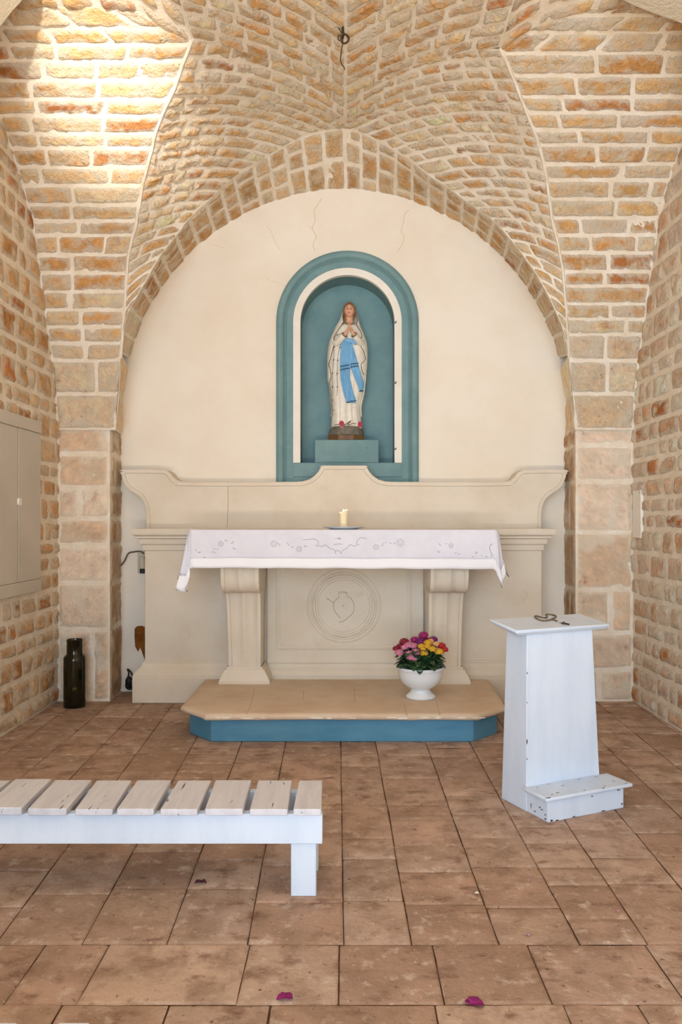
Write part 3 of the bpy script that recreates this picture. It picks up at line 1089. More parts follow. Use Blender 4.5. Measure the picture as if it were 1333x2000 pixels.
# sash
def ribbon(mb, L_, R_, cys_, lift=.010, pleats=7, m=0, amp=.003):
    rows = []
    for cy in cys_:
        a, b_ = table(L_, cy), table(R_, cy)
        row = []
        for k in range(29):
            t = k / 28
            row.append(front(lerp(a, b_, t), cy, lift + amp * math.cos(t * 2 * PI * pleats)))
        rows.append(row)
    mb.grid(rows, m, flip=True)
    return rows
mb = MB()
ribbon(mb, [(598, 312), (650, 306), (700, 300), (800, 290), (950, 286), (1100, 296), (1250, 325), (1400, 368)], [(598, 420), (650, 440), (750, 440), (850, 442), (1000, 410), (1100, 412), (1250, 448), (1370, 490), (1400, 488)],
       [598 + k * 20.05 for k in range(41)], .012)
mb.build('sash_tail', M['sash'], statue, smooth_ang=70, solidify=.004)
mb = MB()
ribbon(mb, [(660, 400), (760, 420), (850, 405), (930, 415), (1000, 440), (1100, 482), (1245, 535)], [(660, 440), (760, 470), (900, 515), (1000, 545), (1100, 580), (1180, 604), (1245, 602)], [660 + k * 19.5 for k in range(31)], .011, 5)
mb.build('sash_tail', M['sash'], statue, smooth_ang=70, solidify=.004)
mb = MB()
ribbon(mb, [(596, 330), (625, 318), (665, 470)], [(596, 420), (625, 500), (665, 525)], [596 + k * 7 for k in range(11)], .017, 2, amp=.002)
mb.build('sash_bow', M['sash'], statue, smooth_ang=70, solidify=.005)
for off in (0, 42):
    for pts in ([(290, 945 + off), (345, 932 + off), (404, 926 + off)], [(420, 918 + off * .9), (470, 908 + off * .9), (522, 898 + off * .8)]):
        mb = MB()
        mb.tube([front(x, y, .019) for x, y in [(lerp(pts[0][0], pts[2][0], t / 12), lerp(pts[0][1], pts[2][1], t / 12) + 4 * math.sin(t * 2.2)) for t in range(13)]], .0034, 5)
        mb.build('sash_stripe', M['stripe'], statue)
for pts in ([(368, 1398), (490, 1368)], [(535, 1248), (603, 1226)]):
    mb = MB()
    mb.tube([front(lerp(pts[0][0], pts[1][0], t / 10), lerp(pts[0][1], pts[1][1], t / 10) + 6 * math.sin(t * 2.0), .017) for t in range(11)], .0036, 5)
    mb.build('sash_stripe', M['stripe'], statue)
# rosary painted/hung on the statue
mb = MB()
def beads(path, step=15, r=.0032, lift=.012):
    cur = Curve3([Vector((x, y, 0)) for x, y in path], 5)
    n = int(cur.L / step)
    for k in range(n + 1):
        p = cur.at(k / n)
        big = (k % 11 == 5)
        mb.ball(front(p.x, p.y, lift), r * (1.9 if big else 1), n=7, k=5)
beads([(330, 528), (295, 525), (240, 545), (214, 590), (212, 700), (206, 850), (192, 1000), (190, 1160), (190, 1300), (190, 1420), (195, 1490)])
mb.tube([front(165, 1478, .014), front(190, 1478, .016), front(215, 1478, .014)], .0025, 5)
mb.build('rosary_strand', M['bead'], statue)
mb = MB()
beads([(305, 630), (280, 720), (262, 810), (254, 950), (250, 1080), (254, 1200), (250, 1300)])
mb.build('rosary_strand', M['bead'], statue)
# feet, roses, ground, plinth
mb = MB()
mb.tube([front(165, 1672, .004), front(230, 1674, .006), front(290, 1668, .006)], .003, 6)
mb.tube(Curve3([front(335, 1682, .008), front(370, 1668, .01), (front(425, 1625, .010)), front(385, 1682, .01), front(450, 1660, .01), front(490, 1658, .008)], 4).p, .003, 6)
mb.build('hem_edging', M['gold'], statue)
for cx_ in (308, 540):
    mb = MB()
    c = front(cx_, 1662, .022)
    for k in range(3):
        rr = .017 - k * .005
        ring = [c + Vector((rr * math.cos(t), -.004 * k + .003 * math.sin(3 * t), rr * math.sin(t) * 1.1)) for t in [2 * PI * q / 14 for q in range(15)]]
        mb.tube(ring, .0036, 6)
    mb.ball(c, .006)
    mb.build('rose', M['rose'], statue)
    mb = MB()
    c = front(cx_, 1706, .012)
    for q in range(5):
        mb.ball(c + Vector(((q - 2) * .007, -.012 + abs(q - 2) * .003, -.006)), .0045, .011, .005, 8, 6)
    mb.ball(c + Vector((0, .02, 0)), .017, .032, .011)
    mb.build('foot', M['skin'], statue)
mb = MB(); rings = []
for cy, l, r, d in ((1692, 172, 570, .120), (1715, 158, 580, .128), (1760, 142, 590, .134), (1800, 142, 590, .134), (1802, 150, 585, .128)):
    xc, a = (sx(l) + sx(r)) / 2, (sx(r) - sx(l)) / 2
    rings.append([(xc + a * math.sin(t) * (1 + .05 * noise.noise(Vector((math.sin(t) * 2, math.cos(t) * 2, cy * .01)))), SY - min(d, .134) * math.cos(t) * (1 + .06 * noise.noise(Vector((math.sin(t) * 3, math.cos(t) * 3, cy * .02)))), sz(cy)) for t in [2 * PI * k / 40 for k in range(40)]])
base = mb.grid(rings, 0, close_u=True, flip=False)
mb.face([base + k for k in range(40)][::-1])
mb.build('rocky_ground', M['rock'], statue, smooth_ang=50)
mb = MB()
xc, a = sx(362), .245 * .62
oc = [(xc + a * math.cos(PI / 8 + k * PI / 4) * 1.06, SY - .0 + .128 * math.sin(PI / 8 + k * PI / 4) * 1.0) for k in range(8)]
zt_ = sz(1800)
mb.prism(oc, lambda p: (p[0], p[1], 2.055), lambda p: (p[0], p[1], zt_))
mb.build('plinth', M['plinth'], statue, bevel=.004, smooth_ang=25)

# ------------------------------------------------------------------ altar
altar = thing('altar', 'carved cream stone altar with scrolled back ledge against the plaster wall', 'altar', (-.016, 6.2, 0))
s_ = 6.15 / FPX
mb = MB(); mb.box(-1.627, 1.60, 6.07, YB, 0, .187); mb.build('base_plinth', M['altar'], altar, bevel=.006)
# base moulding: ogee profile run round front and both ends
def run_round(mb, prof, x0, x1, yf, yb, m=0):
    """prof: (out, z); out pushes front and both ends outward"""
    rings = []
    for o_, z in prof:
        rings.append([(x0 - o_, yb, z), (x0 - o_, yf - o_, z), (x1 + o_, yf - o_, z), (x1 + o_, yb, z)])
    mb.grid(rings, m)
    b0 = len(mb.v)
mb = MB()
og = [(.075, .187), (.075, .212), (.066, .222), (.058, .236), (.040, .252), (.026, .266), (.018, .285), (.016, .298), (.006, .300), (.006, .312), (0, .314)]
run_round(mb, og, -1.549, 1.517, 6.15, YB)
mb.build('base_moulding', M['altar'], altar, smooth_ang=25)
mb = MB(); mb.box(-1.549, 1.517, 6.15, YB, .18, 1.20); mb.build('body', M['altar'], altar, bevel=.004)
mb = MB()
cor = [(0, 1.16), (.012, 1.165), (.014, 1.205), (.030, 1.212), (.034, 1.222), (.036, 1.252), (.056, 1.258), (.058, 1.272), (.080, 1.284), (.084, 1.292), (.086, 1.328), (.080, 1.332), (-.2, 1.332)]
run_round(mb, cor, -1.549, 1.517, 6.15, YB)
mb.build('cornice', M['altar'], altar, smooth_ang=25)
# front panel with frame and medallion
mb = MB(); mb.box(-.60, .60, 6.115, 6.17, .30, 1.22); mb.build('front_panel', M['altar'], altar, bevel=.003)
mb = MB()
x0, x1, z0, z1 = -.535, .505, .405, 1.19
fr = [(0, 0), (0, -.010), (.010, -.014), (.020, -.006), (.030, -.006), (.036, 0)]
rings = []
for o_, y in fr:
    rings.append([(x0 + o_, 6.116 + y, z0 + o_), (x1 - o_, 6.116 + y, z0 + o_), (x1 - o_, 6.116 + y, z1 - o_), (x0 + o_, 6.116 + y, z1 - o_)])
mb.grid(rings, 0, close_u=True, flip=True)
panel_frame = mb.build('panel_frame', M['altar'], altar, smooth_ang=20)
mc_ = Vector((-.012, 6.115, EYE - (1183 - 1015) * 6.115 / FPX))
mb = MB()
k_ = 6.115 / FPX
def disc_ring(r0, r1, h):
    rings = []
    for r, y in ((r0, 0), (lerp(r0, r1, .25), -h), (lerp(r0, r1, .75), -h), (r1, 0)):
        rings.append([mc_ + Vector((r * math.cos(t), y, r * math.sin(t))) for t in [2 * PI * q / 72 for q in range(72)]])
    mb.grid(rings, 0, close_u=True)
for r0, r1, h in ((73, 69, .006), (66, 62, .007), (61, 55, .009), (52, 50, .004)):
    disc_ring(r0 * k_, r1 * k_, h)
med = mb.build('medallion', M['altar'], altar, smooth_ang=40)
mb = MB()
def eng(path, r=.0022):
    mb.tube(Curve3([mc_ + Vector(((x - 672) * k_, -.0005, (1183 - y) * k_)) for x, y in path], 6).p, r, 6)
def C5(x, y): return (590 + .1276 * x, 1100 + .1276 * y)
eng([C5(*p) for p in ((560, 530), (510, 570), (490, 620), (490, 700), (530, 770), (590, 840))])
eng([C5(*p) for p in ((690, 500), (750, 540), (795, 620), (800, 690), (775, 770), (700, 840), (650, 880), (570, 905))])
eng([C5(*p) for p in ((490, 605), (450, 585), (420, 560), (380, 555))]); eng([C5(*p) for p in ((420, 560), (395, 535), (375, 540))], .0016)
eng([C5(565, 530), C5(565, 440)], .0018); eng([C5(690, 500), C5(690, 440)], .0018)
zz = [(565, 450), (580, 430), (600, 465), (630, 425), (645, 465), (662, 430), (675, 465), (690, 440)]
for a, b_ in zip(zz, zz[1:]):
    eng([C5(*a), C5(*b_)], .0018)
mb.ball(mc_ + Vector((-.02 * .3, 0, 0)), .004)
mb.build('emblem', M['altar_line'], med)['label'] = 'faint engraved fruit-like heart with flames in the roundel'
# consoles
def console(cx_):
    mb = MB()
    zt = [(.312, 5.885, .120), (.40, 5.882, .120), (.55, 5.868, .122), (.70, 5.845, .124), (.82, 5.815, .127), (.868, 5.800, .128), (.870, 5.792, .131), (.872, 5.735, .132), (.884, 5.690, .133), (.905, 5.655, .134), (.94, 5.628, .135), (.98, 5.612, .135), (1.03, 5.605, .136), (1.10, 5.605, .136), (1.22, 5.615, .136)]
    cs = [(-1, 0), (-.985, -.004), (-.80, -.004), (-.79, .006)]
    for k in range(9):
        t = k / 8
        cs.append((lerp(-.74, -.12, t), .010 - (.0) + .016 * math.sin(t * PI)))
    cs += [(-.08, .006), (.08, .006)]
    for k in range(9):
        t = k / 8
        cs.append((lerp(.12, .74, t), .010 + .016 * math.sin(t * PI)))
    cs += [(.79, .006), (.80, -.004), (.985, -.004), (1, 0)]
    rings = []
    for z, y, w in zt:
        k = smooth((z - .36) / .08) if z < .5 else 1
        row = [(cx_ + u * w, y + d * (k if abs(u) < .78 else 1), z) for u, d in cs]
        row += [(cx_ + w, 6.14, z), (cx_ - w, 6.14, z)]
        rings.append(row)
    mb.grid(rings, 0, close_u=True, flip=False)
    o = mb.build('console', M['altar'], altar, smooth_ang=32)
    mb = MB()
    pr = [(.060, .189), (.060, .212), (.055, .216), (.050, .232), (.036, .258), (.022, .276), (.020, .292), (.006, .296), (.006, .312), (0, .314)]
    x0, x1 = cx_ - .128, cx_ + .128
    rings = [[(x0 - o_, 6.14, z), (x0 - o_, 5.885 - o_ * .4, z), (x1 + o_, 5.885 - o_ * .4, z), (x1 + o_, 6.14, z)] for o_, z in pr]
    mb.grid(rings, 0)
    mb.build('console_foot', M['altar'], o, smooth_ang=25)
console(-.745); console(.735)
# mensa
mb = MB(); mb.box(-1.085, 1.055, 5.56, 6.16, 1.215, 1.315); mb.build('table_slab', M['altar'], altar, bevel=.008)
# retable: outline with scrolled ends
half = [(0, 909), (-43, 909), (-46, 914), (-50, 921), (-57, 929), (-67, 936), (-80, 940), (-95, 941), (-200, 941.5), (-316, 941), (-326, 938), (-334, 931), (-340, 923), (-348, 918), (-356, 917), (-434, 917), (-434.5, 928),
        (-431, 940), (-425, 951), (-415, 960), (-402, 968), (-394, 977), (-389, 988), (-386.5, 1002), (-386, 1035)]
sr = 6.3 / FPX
def rp(dx, py): return (-.012 + dx * sr, EYE - (py - 1015) * sr)
L_ = [rp(*p) for p in half]
Rr = [rp(-dx, py) for dx, py in half][::-1]
outline = Rr[:-1] + L_ if False else L_ + Rr[:-1]
mb = MB(); mb.prism(outline, lambda p: (p[0], 6.3, p[1]), lambda p: (p[0], YB, p[1]))
ret = mb.build('retable', M['altar'], altar, bevel=.004, smooth_ang=25)
# moulded border following the outline
mb = MB()
def inset(pts, d):
    out = []
    for i, p in enumerate(pts):
        a, b_ = Vector(pts[max(i - 1, 0)]), Vector(pts[min(i + 1, len(pts) - 1)])
        t = (b_ - a).normalized()
        n = Vector((-t.y, t.x))
        out.append(Vector(p) + n * d)
    return out
path = (L_[::-1] + [rp(-dx, py) for dx, py in half][1:])   # left bottom .. top .. right bottom
fine = [Vector((p.x, p.y)) for p in Curve3([(a[0], a[1], 0) for a in path], 3).p]
for prof in ([(-.004, 0.004), (-.004, -.010), (-.030, -.014), (-.032, -.004), (-.036, .004)],):
    rings = []
    for d, y in prof:
        rings.append([(q.x, 6.3 + y, q.y) for q in inset(fine, d)])
    mb.grid(rings, 0)
mb.build('retable_moulding', M['altar'], ret, smooth_ang=30)
mb = MB()
mb.tube([(W(445, 940, 6.299).x, 6.2995, W(445, 940, 6.3).z), (W(446, 980, 6.3).x, 6.2995, W(446, 980, 6.3).z), (W(444, 1030, 6.3).x, 6.2995, W(444, 1030, 6.3).z)], .0013, 5)
mb.build('joint_line', M['joint'], ret)

# ------------------------------------------------------------------ altar cloth
def build_cloth():
    ZT, YF = 1.322, 5.545
    XL, XR = -1.093, 1.063
    YBK = 6.0
    cl = thing('altar_cloth', 'white linen altar cloth with cutwork embroidery draped over the altar table', 'tablecloth', (-.015, 5.8, ZT))
    # perimeter: (edge point, outward dir, drop length, flare)
    per = []
    drop = .255
    for k in range(13):
        y = lerp(YBK, YF + .04, k / 12)
        c = smooth((k - 6) / 6)
        per.append((Vector((XL, y, ZT)), Vector((-1, 0, 0)), drop + .10 * c ** 2, .05 + .03 * math.sin(k * 1.3)))
    for k in range(1, 10):
        a = PI + (PI / 2) * k / 10
        dl = drop + .10 + .07 * math.sin(k / 10 * PI) - (.0 if k < 6 else .13 * smooth((k - 5) / 5))
        fl = .05 + .035 * math.cos(k * 2.0)
        per.append((Vector((XL + .03 + .03 * math.cos(a), YF + .03 + .03 * math.sin(a), ZT)), Vector((math.cos(a), math.sin(a), 0)), dl, fl * (1 if k < 5 else .5)))
    n = 70
    for k in range(n + 1):
        x = lerp(XL + .035, XR - .035, k / n)
        e = 0
        per.append((Vector((x, YF, ZT)), Vector((0, -1, 0)), drop + .010 * (k / n) + .002 * math.sin(k * .5), .008 + .005 * math.sin(k * .35) + .003 * math.sin(k * .9)))
    for k in range(1, 10):
        a = PI * 1.5 + (PI / 2) * k / 10
        dl = drop + .01 + .13 * math.sin(smooth(k / 10) * PI)
        fl = .035 + .014 * math.cos(k * 1.4 + 1)
        per.append((Vector((XR - .03 + .03 * math.cos(a), YF + .03 + .03 * math.sin(a), ZT)), Vector((math.cos(a), math.sin(a), 0)), dl, fl))
    for k in range(1, 13):
        y = lerp(YF + .04, YBK, k / 12)
        per.append((Vector((XR, y, ZT)), Vector((1, 0, 0)), drop + .08 * (1 - smooth(k / 5)), .06 + .02 * math.sin(k * 1.4)))

    def pos(p, j):
        e, o_, dl, fl = per[p]
        t = j
        rr = .012
        return e + o_ * (rr * min(1, t * 12) + fl * t ** 1.3) + Vector((0, 0, -dl * t + (.006 if t < .02 else 0)))
    mb = MB()
    cen = Vector(((XL + XR) / 2, (YF + YBK) / 2, ZT + .004))
    levels = [0, .02, .06, .12, .2, .3, .4, .5, .6, .68, .735]
    rows = []
    for s in (.0, .5, .9, .985):
        rows.append([Vector((lerp(cen.x, e.x, s) if True else 0, lerp(cen.y, e.y, s), ZT + .006)) for e, _, _, _ in per])
    for t in levels:
        rows.append([pos(i, t) for i in range(len(per))])
    mb.grid(rows, 0)
    mb.build('cloth', M['cloth'], cl, smooth_ang=60, solidify=.003)
    mb = MB()
    rows = [[pos(i, t) + per[i][1] * .0008 for i in range(len(per))] for t in (.735, .78, .84, .92, 1.0)]
    mb.grid(rows, 0)
    mb.build('hem', M['hem'], cl, smooth_ang=60, solidify=.004)['label'] = 'brighter plain hem band'
    # cutwork
    mb = MB()

    def fp(px, py):
        # a point on the front drop
        x = (px - 675) * 5.53 / FPX
        z = EYE - (py - 1015) * 5.53 / FPX
        t = max(0, (ZT - z) / .26)
        k = (x - XL - .035) / (XR - XL - .07) * n
        fl = .008 + .005 * math.sin(k * .35) + .003 * math.sin(k * .9)
        return Vector((x, YF - .012 * min(1, t * 12) - fl * t ** 1.3 - .0022, z))

    def cv(pts, r=.0011):
        mb.tube([fp(p.x, p.y) for p in Curve3([(a, b_, 0) for a, b_ in pts], 5).p], r, 5)

    def flower(cx_, cy_, r, nn=12):
        for q in range(nn):
            a = 2 * PI * q / nn
            cv([(cx_ + r * .5 * math.cos(a), cy_ + r * .5 * math.sin(a)), (cx_ + r * math.cos(a), cy_ + r * math.sin(a))], .0010)
        for q in range(6):
            a = 2 * PI * q / 6
            cv([(cx_ + r * .22 * math.cos(a), cy_ + r * .22 * math.sin(a)), (cx_ + r * .32 * math.cos(a + .5), cy_ + r * .32 * math.sin(a + .5))], .0007)
    F = .255

    def done(nm):
        nonlocal mb
        mb.build(nm, M['thread'], cl)
        mb = MB()
    for ox, x, y, r in ((340, 360, 165, 22), (340, 765, 165, 28), (340, 960, 205, 24), (660, 480, 155, 33), (660, 293, 190, 24), (660, 868, 180, 20)):
        flower(ox + x * F, 1020 + y * F, r * F); done('embroidered_flower')
    lv = [(340, p) for p in ((170, 215), (190, 232), (200, 228), (310, 205), (300, 228), (318, 232), (405, 145), (395, 138), (445, 160), (452, 150), (465, 205), (455, 196), (810, 175), (800, 162), (880, 175), (870, 160), (908, 190), (1000, 180), (235, 268), (335, 207), (1012, 185))]
    lv += [(660, p) for p in ((340, 178), (350, 165), (435, 160), (370, 155), (405, 160), (785, 175), (778, 165), (770, 225), (780, 230), (830, 165), (905, 235), (930, 243), (1065, 230), (1060, 238), (1035, 265), (1105, 255), (1140, 265), (1175, 262), (1225, 232), (18, 128), (8, 122))]
    for ox, (x, y) in lv:
        a = R.uniform(0, PI)
        px, py = ox + x * F, 1020 + y * F
        cv([(px - 2.2 * math.cos(a), py - 1.4 * math.sin(a)), (px + 2.2 * math.cos(a), py + 1.4 * math.sin(a))], .0013); done('embroidered_leaf')
    def D(*pp): return [(600 + .105 * x, 980 + .105 * y) for x, y in pp]
    cv(D((-80, 700), (0, 705), (120, 690), (180, 710), (212, 760), (210, 810), (185, 825), (155, 805))); done('embroidered_scroll')
    cv(D((225, 825), (290, 835), (340, 800), (430, 870), (500, 890), (525, 920), (535, 970))); done('embroidered_scroll')
    cv(D((535, 930), (575, 905), (615, 930), (635, 965), (650, 920), (740, 860), (805, 800), (880, 828), (930, 800))); done('embroidered_scroll')
    cv(D((975, 805), (935, 790), (930, 740), (960, 690), (1000, 672), (1110, 680))); done('embroidered_scroll')
    cv(D((495, 795), (580, 785), (670, 792))); done('embroidered_scroll')
    for x in (515, 565, 615):
        cv(D((x, 670), (x, 700))); done('embroidered_leaf')
    cv([(660 + x * F, 1020 + y * F) for x, y in ((1190, 165), (1172, 175), (1165, 195), (1172, 225), (1188, 258))], .0014); done('embroidered_scroll')
    return cl


build_cloth()

# ------------------------------------------------------------------ candle on plate
PC = (W(672, 1034, 5.75).x, 5.75)
zc0 = 1.3305
mb = MB()
mb.lathe([(.03, zc0), (.09, zc0), (.10, zc0 + .003), (.150, zc0 + .016), (.153, zc0 + .019), (.149, zc0 + .020), (.10, zc0 + .008), (.02, zc0 + .006)], PC[0], PC[1], 48)
tag(mb.build('plate', M['porcelain'], origin=(PC[0], PC[1], zc0), smooth_ang=50), 'shallow white china plate under the candle on the altar cloth', 'plate')
candle = thing('candle', 'short melted cream pillar candle burning on the altar', 'candle', (PC[0] - .003, PC[1], zc0 + .007))
mb = MB(); rings = []
cz = zc0 + .007
for k, (r, z) in enumerate(((.0275, 0), (.029, .004), (.0285, .04), (.029, .08), (.030, .10), (.034, .118), (.031, .124), (.024, .120), (.012, .108), (.003, .106))):
    row = []
    for q in range(28):
        a = 2 * PI * q / 28
        bul = 1 + (.18 * smooth((z - .09) / .03) * max(0, math.cos(a - .2)) if k < 7 else 0) + .03 * math.sin(5 * a)
        dz = .010 * math.cos(a - .3) * smooth((z - .08) / .04) - .006 * math.cos(3 * a) * smooth((z - .1) / .03)
        row.append((PC[0] - .003 + r * bul * math.cos(a), PC[1] + r * bul * math.sin(a), cz + z + (dz if k < 8 else 0)))
    rings.append(row)
base = mb.grid(rings, 0, close_u=True)
mb.face([base + 9 * 28 + k for k in range(28)]); mb.face([base + k for k in range(28)][::-1])
mb.build('wax', M['wax'], candle, smooth_ang=70)
mb = MB(); mb.tube([(PC[0] - .003, PC[1], cz + .104), (PC[0] - .003, PC[1], cz + .118)], .0014, 6); mb.build('wick', M['black'], candle)
mb = MB(); rings = []
mb.lathe([(.0015, cz + .114), (.0042, cz + .119), (.0046, cz + .123), (.0030, cz + .130), (.0010, cz + .137)], PC[0] - .003, PC[1], 12)
mb.build('flame', M['flame'], candle, smooth_ang=80)

# ------------------------------------------------------------------ altar step
step = thing('altar_step', 'low stone step with clipped corners and blue painted front before the altar', 'step', (-.015, 5.5, 0))
def step_poly(o_, yb):
    return [(-1.075 + o_, yb), (-1.075 + o_, 5.185 + o_ * .6), (-.875 + o_ * .5, 4.965 + o_), (.835 - o_ * .5, 4.965 + o_), (1.05 - o_, 5.185 + o_ * .6), (1.085 - o_, yb)]
mb = MB(); mb.prism(step_poly(.055, 6.06)[::-1], lambda p: (p[0], p[1], 0), lambda p: (p[0], p[1], .150))
mb.build('riser', M['riser'], step, bevel=.006)['label'] = 'blue painted riser'
mb = MB()
def sub_poly(poly, n=10):
    out = []
    for a, b_ in zip(poly, poly[1:] + poly[:1]):
        for k in range(n):
            out.append((lerp(a[0], b_[0], k / n), lerp(a[1], b_[1], k / n)))
    return out
sp_ = sub_poly(step_poly(0, 6.06)[::-1], 16)
rings = []
for d, z in ((.03, .148), (.012, .148), (.003, .155), (0, .167), (.004, .179), (.014, .187), (.05, .189), (.4, .189)):
    row = []
    for (x, y) in sp_:
        cx_, cy_ = -.0, 5.6
        v = Vector((cx_ - x, cy_ - y, 0)); v.normalize()
        wob = .008 * noise.noise(Vector((x * 9, y * 9, z * 20))) * (1 if y < 6 else 0) * (1 if z < .186 else 0)
        row.append((x + v.x * (d + wob), y + v.y * (d + wob), z + .3 * wob * (1 if z < .186 else 0)))
    rings.append(row)
base = mb.grid(rings, 0, close_u=True, flip=True)
n_ = len(sp_)
mb.face([base + 7 * n_ + k for k in range(n_)][::-1])
slab = mb.build('slab', M['slab'], step, smooth_ang=50)
mb = MB()
for pts in ([(497, 1345), (493, 1365), (488, 1382), (482, 1394)], [(594, 1348), (592, 1366)], [(692, 1340), (694, 1372)], [(790, 1376), (796, 1398)], [(852, 1368), (860, 1396)]):
    cur = []
    mb = MB()
    for px, py in pts:
        Y = 1.2105 * FPX / (py - 1015)
        cur.append(Vector(((px - 675) * Y / FPX, Y, .1885)))
    mb.tube(cur, .0012, 5)
    mb.build('joint_line', M['joint'], slab)

for k in range(16):
    x = lerp(-.82, .80, k / 15) + R.uniform(-.04, .04)
    if k in (4, 5, 9):
        continue
    mb = MB(); chip(mb, (x, 4.9675, .163 + R.uniform(-.004, .004)), (1, 0, 0), (0, 0, 1), (0, -1, 0), R.uniform(.02, .05), R.uniform(.003, .006), .006)
    mb.build('paint_flake', M['white_band'], slab)
# ------------------------------------------------------------------ flower bowl
BX, BY, BZ = W(822, 1362, 5.43).x, 5.43, .189
pot = thing('potted_plant', 'white footed china bowl of mixed coloured kalanchoe flowers on the step', 'potted plant', (BX, BY, BZ))
mb = MB()
mb.lathe([(.070, BZ), (.099, BZ + .002), (.101, BZ + .010), (.094, BZ + .020), (.076, BZ + .034), (.066, BZ + .048), (.064, BZ + .056), (.070, BZ + .064), (.098, BZ + .078), (.124, BZ + .100), (.142, BZ + .128), (.152, BZ + .160), (.155, BZ + .190),
          (.157, BZ + .194), (.161, BZ + .197), (.161, BZ + .210), (.157, BZ + .214), (.149, BZ + .212), (.146, BZ + .18), (.12, BZ + .165), (.02, BZ + .16)], BX, BY, 56)
mb.build('bowl', M['porcelain'], pot, smooth_ang=40)
def Q(cx_, cy_, dy=0.0):
    px, py = 740 + .12 * cx_, 1210 + .12 * cy_
    return W(px, py, BY + dy)
mb = MB()
def leaf(p0, d, up, ln, wd, m=0):
    d = Vector(d).normalized()
    side = d.cross(Vector((0, 0, 1)))
    if side.length < .1:
        side = Vector((1, 0, 0))
    side.normalize()
    nrm = side.cross(d).normalized()
    rows = []
    for j in range(9):
        t = j / 8
        w_ = wd * (math.sin(PI * min(1, t * .90 + .08)) ** .5) + .0005
        c = Vector(p0) + d * (ln * t) + nrm * (up * math.sin(t * PI * .8) * ln) - Vector((0, 0, 1)) * (.25 * ln * t * t)
        rows.append([c + side * (w_ * k / 2) + nrm * (.25 * w_ * abs(k / 2)) for k in range(-2, 3)])
    mb.grid(rows, m)
for k in range(150):
    a = R.uniform(0, 2 * PI)
    el = R.uniform(-.15, 1.3)
    rr = R.uniform(.02, .105)
    p0 = Vector((BX + rr * math.cos(a), BY + rr * math.sin(a), BZ + .20 + R.uniform(0, .10)))
    leaf(p0, (math.cos(a), math.sin(a), el), .25, R.uniform(.07, .115), R.uniform(.022, .034), 1 if R.random() < .06 else 0)
for k in range(30):   # low collar over the rim
    a = 2 * PI * k / 30 + R.uniform(-.1, .1)
    p0 = Vector((BX + .085 * math.cos(a), BY + .085 * math.sin(a), BZ + .215))
    leaf(p0, (math.cos(a), math.sin(a), R.uniform(.0, .5)), .2, R.uniform(.085, .12), R.uniform(.024, .034), 0)
mb.ball((BX, BY, BZ + .22), .09, .09, .06, 20, 12)
mb.build('foliage', [M['leaf'], M['leaf_light']], pot, smooth_ang=60, solidify=.0012)
FL = [(730, 235, 70, 'magenta', .02), (890, 310, 64, 'purple', .02), (680, 335, 72, 'purple', .0), (585, 315, 62, 'magenta', .03), (420, 345, 74, 'crimson', .02), (290, 460, 52, 'crimson', -.02), (355, 420, 56, 'crimson', -.0), (770, 320, 56, 'crimson', .03),
      (480, 400, 62, 'pink', -.04), (565, 410, 56, 'pink', -.05), (420, 440, 50, 'pink', -.05), (335, 520, 64, 'pink', -.06), (600, 510, 68, 'pink', -.10), (490, 540, 52, 'pink', -.10), (520, 600, 54, 'pink', -.115), (583, 640, 34, 'pink', -.12),
      (800, 365, 64, 'yellow', -.04), (692, 422, 48, 'yellow', -.07), (790, 425, 44, 'yellow', -.08), (870, 465, 56, 'yellow', -.09), (740, 525, 58, 'yellow', -.11), (985, 505, 62, 'yellow', -.08), (720, 480, 40, 'yellow', -.10), (935, 385, 42, 'peach', -.04), (845, 340, 44, 'peach', -.02),
      (1020, 410, 62, 'red', .0), (1072, 475, 52, 'red', -.02), (640, 300, 44, 'pink', .04)]
fproto = {}
for cx_, cy_, r, cn, dy in FL:
    mb = MB()
    c = Q(cx_, cy_, dy)
    rw = r * .12 * .00349 * 1.3
    nf = max(18, int(r / 1.7))
    for k in range(nf):
        ph = math.acos(1 - 1.5 * (k + .5) / nf)
        th = k * 2.39996
        d = Vector((math.sin(ph) * math.cos(th), math.sin(ph) * math.sin(th), math.cos(ph) * .8))
        fc = c + Vector((d.x * rw * .86, d.y * rw * .86, d.z * rw * .8 - rw * .25))
        s1 = d.cross(Vector((.3, .2, 1))).normalized(); s2 = d.cross(s1).normalized()
        pr = R.uniform(.0062, .0080)
        for q in range(4):
            a = q * PI / 2 + k
            t_ = s1 * math.cos(a) + s2 * math.sin(a)
            n_ = d.cross(t_).normalized()
            b0 = len(mb.v)
            for off in (fc, fc + t_ * pr * .6 + n_ * pr * .5 + d * .0012, fc + t_ * pr * 1.3 + d * .001, fc + t_ * pr * .6 - n_ * pr * .5 + d * .0012):
                mb.vert(off)
            mb.face((b0, b0 + 1, b0 + 2, b0 + 3))
    mb.ball(c - Vector((0, 0, rw * .3)), rw * .66, rw * .66, rw * .5, 10, 6)
    base_c = Vector((lerp(c.x, BX, .5), lerp(c.y, BY, .5), BZ + .24))
    mb.tube([c - Vector((0, 0, rw * .4)), c.lerp(base_c, .5), base_c], .0025, 6, 1)
    o = mb.build('flower_cluster', [M['fl_' + cn], M['leaf']], pot, smooth_ang=30)
    o['label'] = cn + ' flower cluster'

